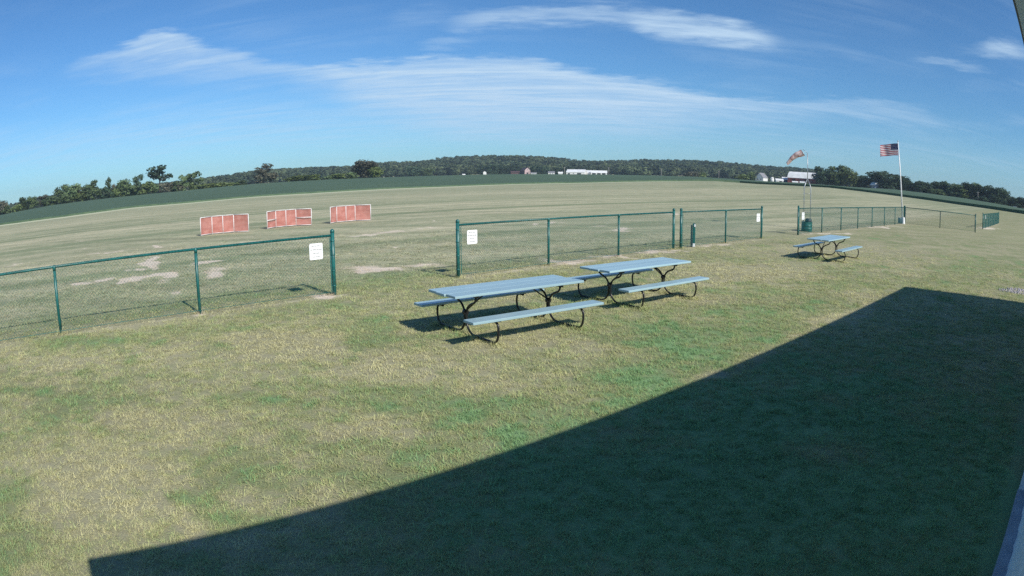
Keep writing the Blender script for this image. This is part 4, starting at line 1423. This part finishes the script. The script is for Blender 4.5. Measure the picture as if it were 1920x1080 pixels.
# silo
_a, _ = azel(1448, 341)
_c = at_range(1448, 341, 545)
_t = thing('silo', 'short pale silo between the farmhouse and the low sheds', 'silo', (_c.x, _c.y, tz(_a, 545) - 0.2))
MB().lathe((0, 0, 0), [(1.5, 0), (1.5, 3.6)], 16).build('tower', M['wall_white'], _t)
MB().lathe((0, 0, 3.6), [(1.55, 0), (1.3, 0.6), (0.7, 1.0), (0.1, 1.15)], 16).build('dome', M['roof_white'], _t)
# farmstead below the wooded hill
farm('machine_shed', 'large bright white machine shed below the wooded hill', 'shed', 1062, 1100, 318, 323, 328, 760, 20, 'wall_white', 'roof_white', 8, doors=[(.42, .22, .75), (-.72, .12, .7)], windows=[(-.2, .6, 1.4, 1.2)])
farm('machine_shed', 'white shed wing joined behind the right end of the large white machine shed', 'shed', 1096, 1112, 319.5, 324, 328, 775, 16, 'wall_white', 'roof_white', 10)
farm('pole_shed', 'open-fronted white-roofed pole shed with dark bays right of the machine sheds', 'shed', 1108, 1138, 320, 324, 328, 765, 12, 'wall_white', 'roof_white', 0, doors=[(-.62, .22, .85), (0, .22, .85), (.6, .22, .85)])
farm('old_barn', 'weathered pinkish gabled barn end standing left of the white sheds', 'barn', 979.5, 990, 314.5, 319.5, 327, 800, 26, 'roof_brown', 'roof_brown', -12, 'gable', doors=[(0, .3, .55)], windows=[(0, 1.15, 1.2, 1.2)], end_wall='wall_pink')
farm('shed', 'dark red low shed running left of the weathered pink barn', 'shed', 958, 979, 321, 323, 327, 810, 10, 'roof_brown', 'roof_brown', 0)
farm('shed', 'tiny white shed just left of the large white machine shed', 'shed', 1047, 1055, 322.5, 324.5, 328, 750, 6, 'wall_white', 'roof_white', 0)
farm('house', 'small grey house between the weathered barn and the white sheds', 'house', 1028, 1040, 321.5, 324, 328, 790, 9, 'wall_white', 'roof_grey', 0, windows=[(-.4, .6, 1.2, 1.2), (.4, .6, 1.2, 1.2)])
farm('shed', 'low pale shed immediately right of the weathered pink barn', 'shed', 995, 1006, 323.5, 325, 328, 790, 7, 'wall_white', 'roof_grey', 0)
farm('house', 'small white gable peeking out of dark trees left of the farmstead', 'house', 906, 912, 320.8, 323, 327.5, 800, 8, 'wall_white', 'roof_grey', 0, 'gable')
farm('shed', 'tiny white hut alone at the crop edge below the hill, left of centre', 'shed', 867.5, 872, 326.5, 327.6, 330.5, 700, 3, 'wall_white', 'roof_white', 0)


# utility poles
def util_pole(u, vt, vb, R, label):
    a, _ = azel(u, vb)
    c = at_range(u, vb, R)
    z0 = tz(a, R) - 0.3
    h = at_range(u, vt, R).z - z0
    t = thing('utility_pole', label, 'utility pole', (c.x, c.y, z0), -R_(a) + R_(20), 'utility poles beyond the crop')
    MB().tube([(0, 0, 0), (0, 0, h)], [0.22, 0.15], 8).build('pole', M['pole_wood'], t)
    MB().box((0, -0.15, h - 0.7), (2.2, 0.10, 0.12)).build('crossarm', M['pole_wood'], t)
    for x in (-0.95, 0, 0.95):
        MB().lathe((x, -0.15, h - 0.64), [(0.05, 0), (0.07, 0.08), (0.03, 0.16)], 6).build('insulator', M['dark_lid'], t)


util_pole(992, 312.5, 327.5, 640, 'utility pole just right of the weathered pink barn')
util_pole(1058.5, 313, 328, 640, 'utility pole at the left end of the large white shed')
util_pole(1141.5, 313.5, 328.5, 640, 'utility pole right of the open-fronted pole shed')
util_pole(1240, 315.5, 330, 600, 'utility pole midway between the white sheds and the red barn')
util_pole(1348, 319.5, 334, 560, 'utility pole before the bright bushes left of the windsock')
util_pole(1715, 342, 359, 460, 'utility pole beside the small shed right of the flagpole')
util_pole(1833.5, 359, 377, 440, 'rightmost utility pole before the dark row of trees')


# ------------------------------------------------------------------ trees
def leaf_cloud(r, lobes, n, size, jit=0.42):
    """quads spread over and inside a set of lobes (unit tree)"""
    V = []; F = []
    w = np.array([l[3] ** 2 for l in lobes]); w = w / w.sum()
    pick = r.choice(len(lobes), n, p=w)
    for k in range(n):
        cx, cy, cz, R, sq = lobes[pick[k]]
        d = r.normal(size=3); d /= np.linalg.norm(d)
        rad = R * (1 - 0.45 * r.random() ** 2.2) * (1.0 + 0.12 * r.normal())
        p = np.array([cx + d[0] * rad, cy + d[1] * rad, cz + d[2] * rad * sq])
        if p[2] < 0.0: p[2] = abs(p[2]) * 0.4
        nrm = d + r.normal(size=3) * jit; nrm /= np.linalg.norm(nrm)
        a = np.cross(nrm, [0.3, 0.2, 1.0]); a /= np.linalg.norm(a) + 1e-9
        b = np.cross(nrm, a)
        th = r.uniform(0, 3.14); a, b = a * math.cos(th) + b * math.sin(th), b * math.cos(th) - a * math.sin(th)
        s = size * r.uniform(0.55, 1.25); s2 = s * r.uniform(0.5, 0.9)
        o = len(V)
        V += [tuple(p - a * s), tuple(p - b * s2 + a * s * 0.1), tuple(p + a * s * 0.9), tuple(p + b * s2 * 1.1)]
        F.append((o, o + 1, o + 2, o + 3))
    return V, F


def make_tree_meshes(kind, seed):
    r = np.random.default_rng(seed)
    lobes = []
    base = 0.14
    if kind == 'round':
        for k in range(17):
            a = r.uniform(0, 6.283); u = r.random()
            z = 0.30 + 0.55 * u; rr = 0.30 * math.sqrt(max(0.06, 1 - ((z - 0.52) / 0.42) ** 2)) * r.uniform(0.6, 1.1)
            lobes.append((rr * math.cos(a), rr * math.sin(a), z, r.uniform(0.10, 0.185), 0.85))
        lobes.append((0, 0, 0.55, 0.28, 1.1)); lobes.append((0, 0, 0.24, 0.26, 0.7))
        n, size = 1500, 0.045
    elif kind == 'tall':
        base = 0.40
        for k in range(11):
            a = r.uniform(0, 6.283); z = r.uniform(0.52, 0.92); rr = r.uniform(0.10, 0.36)
            lobes.append((rr * math.cos(a), rr * math.sin(a), z, r.uniform(0.08, 0.16), 0.7))
        lobes.append((0, 0, 0.80, 0.16, 0.8))
        n, size = 620, 0.045
    elif kind == 'ragged':
        base = 0.2
        for k in range(14):
            a = r.uniform(0, 6.283); z = r.uniform(0.08, 0.90); rr = r.uniform(0.05, 0.34) * (1.1 - 0.4 * z)
            lobes.append((rr * math.cos(a), rr * math.sin(a), z, r.uniform(0.07, 0.17), 0.9))
        n, size = 1100, 0.044
    elif kind == 'willow':
        base = 0.1
        for k in range(20):
            a = r.uniform(0, 6.283); z = r.uniform(0.08, 0.85); rr = 0.40 * math.sqrt(max(0.04, 1 - (z / 0.98) ** 2)) * r.uniform(0.55, 1)
            lobes.append((rr * math.cos(a), rr * math.sin(a), z, r.uniform(0.08, 0.13), 1.5))
        lobes.append((0, 0, 0.45, 0.28, 1.3))
        n, size = 950, 0.042
    else:  # bush
        base = 0.02
        for k in range(13):
            a = r.uniform(0, 6.283); rr = r.uniform(0, 0.36); z = r.uniform(0.1, 0.72) * (1.15 - rr)
            lobes.append((rr * math.cos(a), rr * math.sin(a), z, r.uniform(0.12, 0.24), 0.9))
        n, size = 480, 0.065
    V, F = leaf_cloud(r, lobes, n, size)
    zmax = max(v[2] for v in V); xm = max(max(abs(v[0]), abs(v[1])) for v in V)
    V = [(v[0] * 0.5 / xm * 1.04, v[1] * 0.5 / xm * 1.04, v[2] / zmax) for v in V]
    crown = MB().quad_mesh(V, F).mesh('crown', M['leaf_mid'])
    m = MB()
    top = 0.62 if kind != 'bush' else 0.3
    m.tube([(0, 0, -0.03), (0.006, 0.004, base * 0.6), (0.012, -0.004, base + 0.12), (0.0, 0.01, top), (0.01, 0, top + 0.22)], [0.034, 0.026, 0.022, 0.014, 0.005], 7)
    for l in sorted(lobes, key=lambda q: -q[3])[:7]:
        zb = max(base, min(l[2] - 0.16, 0.5))
        p = Vector((0.008, 0, zb)); q = Vector((l[0] * 0.5 / xm, l[1] * 0.5 / xm, l[2] / zmax))
        mid = p.lerp(q, 0.5) + Vector((0, 0, -0.02))
        m.tube([p, mid, q], [0.013, 0.009, 0.003], 5)
    trunk = m.mesh('trunk', M['bark'])
    return crown, trunk


TM = {k: [make_tree_meshes(k, 40 + 7 * i + 100 * j) for i in range(nv)] for j, (k, nv) in enumerate((('round', 4), ('tall', 2), ('ragged', 3), ('willow', 2), ('bush', 3)))}
_tc = [0]


def tree(u, vt, vb, w, kind, leaf, R, label, group=None, name=None, var=None):
    a, _ = azel(u, vb)
    z0 = tz(a, R) - 0.15
    top = at_range(u, vt, R).z
    h = max(1.2, top - z0)
    W_ = (at_range(u + w / 2, vb, R) - at_range(u - w / 2, vb, R)).length * (1.65 if kind != 'tall' else 1.3)
    _tc[0] += 1
    i = _tc[0]
    vs = TM[kind]
    crown, trunk = vs[(var if var is not None else i) % len(vs)]
    name = name or ('shrub' if kind == 'bush' else 'tree')
    p = at_range(u, vb, R)
    t = thing(name, label, 'shrub' if kind == 'bush' else 'tree', (p.x, p.y, z0), i * 2.399, group)
    c = obj_from('crown', crown, t, None, None, (W_, W_ * 0.95, h))
    c.material_slots[0].link = 'OBJECT'
    c.material_slots[0].material = M['leaf_' + leaf]
    obj_from('trunk', trunk, t, None, None, (min(W_, h * 0.9), min(W_, h * 0.9), h))
    return t


ORD = ['first', 'second', 'third', 'fourth', 'fifth', 'sixth', 'seventh', 'eighth', 'ninth', 'tenth', 'eleventh', 'twelfth', 'thirteenth', 'fourteenth', 'fifteenth', 'sixteenth', 'seventeenth']
GL = 'tree row at the far left beyond the crop'
GS = 'low shrubs along the far edge of the crop'
LB = 'low green shrub in the hedge under the far-left tree row'
T_LEFT = [
    (2, 375, 402, 20, 'round', 'brown', 'dark reddish tree cut by the left frame edge'),
    (47, 368, 397, 22, 'round', 'mid', 'low round tree, first left of the far-left tree row'),
    (61, 367, 394, 16, 'round', 'mid', 'low round tree, second of the far-left tree row'),
    (77, 365.5, 392, 22, 'ragged', 'brown', 'brownish low tree, third of the far-left tree row'),
    (101, 366, 388, 22, 'round', 'mid', 'low broad tree left of the taller far-left clump'),
    (117, 345, 386, 22, 'round', 'mid', 'tall leafy tree at the left end of the taller clump'),
    (136, 344, 384, 26, 'round', 'mid', 'tall leafy tree, second in the taller left clump'),
    (150, 347, 382, 20, 'round', 'brown', 'brown-tinged tree in the middle of the taller left clump'),
    (163, 344, 380, 22, 'round', 'mid', 'tree at the right end of the taller left clump'),
    (177, 336.5, 378, 20, 'tall', 'mid', 'open airy tree with sky gaps topping the left clump'),
    (203, 331, 374, 16, 'tall', 'mid', 'slim lone tree with sky on both sides in the left row'),
    (216, 344, 372, 13, 'ragged', 'brown', 'small tree right beside the slim lone tree'),
    (236, 334.5, 371, 28, 'round', 'mid', 'broad dense tree right of the slim lone tree'),
    (256.5, 326, 369, 18, 'ragged', 'dark', 'pointed dark tree left of the tall forked tree'),
    (300, 309, 362, 46, 'tall', 'dark', 'tallest left tree with forked bare trunk and high crown'),
    (346, 327, 361, 16, 'ragged', 'mid', 'ragged tree, left of the pair right of the forked tree'),
    (361, 320.5, 360, 28, 'ragged', 'mid', 'ragged tree, right of the pair right of the forked tree'),
    (494, 306, 346, 36, 'ragged', 'brown', 'large ragged brownish tree standing before the wooded hill at left'),
    (686, 298.5, 336, 42, 'round', 'brown', 'large rounded tree above the rightmost orange barrier'),
    (704, 311, 335, 22, 'round', 'pale', 'lighter green tree hugging the large rounded tree'),
]
for (u, vt, vb, w, k, lf, lab) in T_LEFT:
    tree(u, vt, vb, w, k, lf, 424 + (_tc[0] * 7) % 13, lab, GL if u < 400 else None, var=0 if u == 300 else None)
for i, (u, vt, vb, w, lf) in enumerate([(14, 389, 404, 16, 'mid'), (30, 388, 401, 18, 'pale'), (90, 377, 391, 16, 'mid'), (125, 370, 384, 26, 'mid'), (145, 366, 381, 22, 'pale'), (186, 357, 377, 20, 'mid'), (199, 355, 375, 22, 'dark'), (214, 358, 373, 18, 'pale'), (246, 352, 370, 22, 'mid'), (270, 348, 367, 24, 'pale'), (284, 342, 366, 22, 'mid'), (312, 346, 364, 20, 'brown'), (328, 344, 362, 24, 'mid'), (338, 347, 361, 18, 'brown')]):
    tree(u, vt - 5, vb, w * 1.15, 'bush', lf, 421 + i % 3, ORD[i] + ' low hedge shrub from the left under the far-left tree row', GS)
for i, (u, vt, vb, w, lf) in enumerate([(376, 345, 358, 26, 'pale'), (396, 343, 356, 28, 'pale'), (416, 341.5, 354, 28, 'pale'), (434, 342, 352, 22, 'pale'), (456, 338, 349, 26, 'mid'), (550, 329, 342, 26, 'pale'), (572, 327, 341, 28, 'pale'), (594, 326, 340, 24, 'pale'), (618, 326, 338.5, 28, 'mid'), (640, 324, 338, 26, 'pale'), (660, 322, 337, 26, 'mid')]):
    tree(u, vt, vb, w, 'bush', lf, 422 + i % 3, ORD[i] + ' bright hedge shrub from the left at the foot of the wooded hill, left half', GS)
GR = 'trees around the right-hand farmstead'
T_RIGHT = [
    (1541, 311, 347, 24, 'round', 'dark', 'dark round-topped tree immediately right of the red barn'),
    (1553, 317, 348, 26, 'round', 'dark', 'dark lower tree, second right of the red barn'),
    (1571, 308, 350, 24, 'round', 'mid', 'tallest rounded tree right of the red barn'),
    (1588, 316, 353, 34, 'willow', 'pale', 'light green drooping willow-like tree right of the red barn'),
    (1610, 327.5, 352, 28, 'round', 'dark', 'dark low tree right of the drooping pale tree'),
    (1625, 331, 353, 22, 'ragged', 'dark', 'small dark tree behind the dark blue house'),
    (1664, 321.5, 358, 42, 'round', 'dark', 'big very dark spreading tree left of the flagpole'),
    (1684, 327, 360, 30, 'round', 'dark', 'dark tree directly behind the flagpole'),
    (1697, 336, 361, 18, 'round', 'dark', 'dark sloping tree just right of the flagpole'),
]
for (u, vt, vb, w, k, lf, lab) in T_RIGHT:
    tree(u, vt, vb, w * 1.22, k, lf, 500 + (_tc[0] * 11) % 17, lab, GR)
LR = 'dark bushy tree in the long row right of the flagpole'
for i, (u, vt, vb, w, k, lf) in enumerate([(1710, 341, 361, 22, 'round', 'dark'), (1723, 338, 362, 16, 'round', 'dark'), (1738, 341, 364, 24, 'round', 'dark'), (1750, 341, 366, 20, 'ragged', 'dark'), (1760, 339.5, 367, 15, 'ragged', 'dark'), (1772, 339, 369, 17, 'round', 'dark'), (1790, 343, 371, 26, 'round', 'mid'), (1804, 346, 373, 18, 'ragged', 'mid'), (1818, 341, 375, 22, 'round', 'dark'), (1829, 341.5, 377, 20, 'round', 'mid'), (1841, 346, 378, 18, 'ragged', 'dark'), (1852, 346, 380, 24, 'round', 'dark'), (1865, 350, 382, 20, 'round', 'dark'), (1876, 351, 384, 22, 'round', 'dark'), (1891, 366.5, 388, 18, 'round', 'dark'), (1905, 372, 390, 16, 'ragged', 'dark'), (1917, 369, 392, 18, 'round', 'dark')]):
    tree(u, vt, vb, w * 1.25, k, lf, 450 + (_tc[0] * 5) % 11, ORD[i] + ' tree from the left in the dark row right of the flagpole', 'row of trees right of the flagpole')
for i, (u, vt, vb, w, lf) in enumerate([(1745, 354, 366, 24, 'mid'), (1765, 355, 369, 26, 'mid'), (1778, 357, 370, 22, 'dark'), (1808, 353, 374, 26, 'pale'), (1845, 368, 380, 30, 'dark'), (1868, 372, 384, 26, 'dark'), (1884, 376, 387, 20, 'dark')]):
    tree(u, vt, vb, w, 'bush', lf, 446 + i % 3, ORD[i] + ' low shrub from the left at the foot of the right tree row', 'shrubs under the right tree row')
for i, (u, vt, vb, w, lf) in enumerate([(1290, 321, 332.5, 16, 'brown'), (1304, 321, 333, 18, 'brown'), (1320, 323, 333.5, 16, 'pale'), (1388, 326, 338, 16, 'pale'), (1400, 326, 338.5, 20, 'pale'), (1411, 321, 339, 16, 'mid')]):
    tree(u, vt, vb, w, 'bush', lf, 640 if u < 1330 else 560, ORD[i] + ' pale bushy shrub from the left at the crop edge left of the farmhouse', GS)
for i, (u, vt, vb, w) in enumerate([(905, 309, 327, 22), (925, 307, 327, 26), (944, 310, 327, 22), (965, 309, 326, 22), (1003, 309, 327, 24), (1022, 311, 327, 22), (776, 311, 332, 26), (800, 314, 331, 24), (1045, 313, 327, 20)]):
    tree(u, vt, vb, w, 'round', 'dark' if i not in (7,) else 'mid', 830 + i, ORD[sorted([905, 925, 944, 965, 1003, 1022, 776, 800, 1045]).index(u)] + ' dark tree from the left along the foot of the wooded hill', 'dark trees at the foot of the wooded hill')


# the wooded hill far behind: one mass of crowns
def build_wood():
    n = 9500
    a = rng.uniform(-53, 53, n); r = np.sqrt(rng.uniform(880 ** 2, 1440 ** 2, n))
    es = np.interp(a, SA, SE); e2 = np.interp(a, CA, CE)
    keep = (r < 1425)
    thin = np.interp(a, [-53, -30, -24, 24, 29, 53], [0.55, 0.7, 1, 1, 0.8, 0.6])
    keep &= rng.random(n) < thin
    front = 890 + 60 * fnoise(a * 0.6, a * 0 + 2)
    keep &= r > front
    a, r = a[keep], r[keep]
    z = terrain(a, r) - 0.6
    n = len(a)
    X = r * np.sin(np.radians(a)); Y = r * np.cos(np.radians(a))
    s = rng.uniform(15, 30, n); h = rng.uniform(9, 18, n)
    src = []
    for k in range(4):
        rr = np.random.default_rng(900 + k)
        lobes = [(0, 0, 0.45, 0.34, 1.1)]
        for q in range(9):
            an = rr.uniform(0, 6.283); zz_ = rr.uniform(0.3, 0.85); d = 0.28 * rr.uniform(0.4, 1)
            lobes.append((d * math.cos(an), d * math.sin(an), zz_, rr.uniform(0.12, 0.2), 0.8))
        V, F = leaf_cloud(rr, lobes, 320, 0.085, 0.2)
        zmax = max(v[2] for v in V)
        V = [(v[0], v[1], v[2] / zmax) for v in V]
        src.append(bpy.data.objects.new('wood_crown', MB().quad_mesh(V, F).mesh('wood_crown', M['leaf_wood'])))
    gn_scatter('woodland', np.stack([X, Y, z], 1), {'rot': np.stack([np.zeros(n), np.zeros(n), rng.uniform(0, 6.283, n)], 1), 'scl': np.stack([s, s, h], 1), 'idx': rng.integers(0, 4, n)}, src, M['leaf_wood'], 'dense dark woodland covering the long hill on the horizon', 'woodland')


build_wood()


# ------------------------------------------------------------------ haze
def build_haze():
    m, t, out = new_mat('haze_air')
    pv = t.add('ShaderNodeVolumePrincipled', ins={'Color': (0.62, 0.82, 1.0, 1), 'Density': 0.00014, 'Anisotropy': 0.0})
    t.l.new(pv.outputs[0], out.inputs['Volume'])
    mb = MB().box((0, 600, 30), (6400, 5600, 160))
    o = mb.build('haze', m, None)
    o.location = (0, 0, 0)
    tag(o, 'thin blue-grey haze of the summer air over the fields', 'haze', kind='stuff')


build_haze()
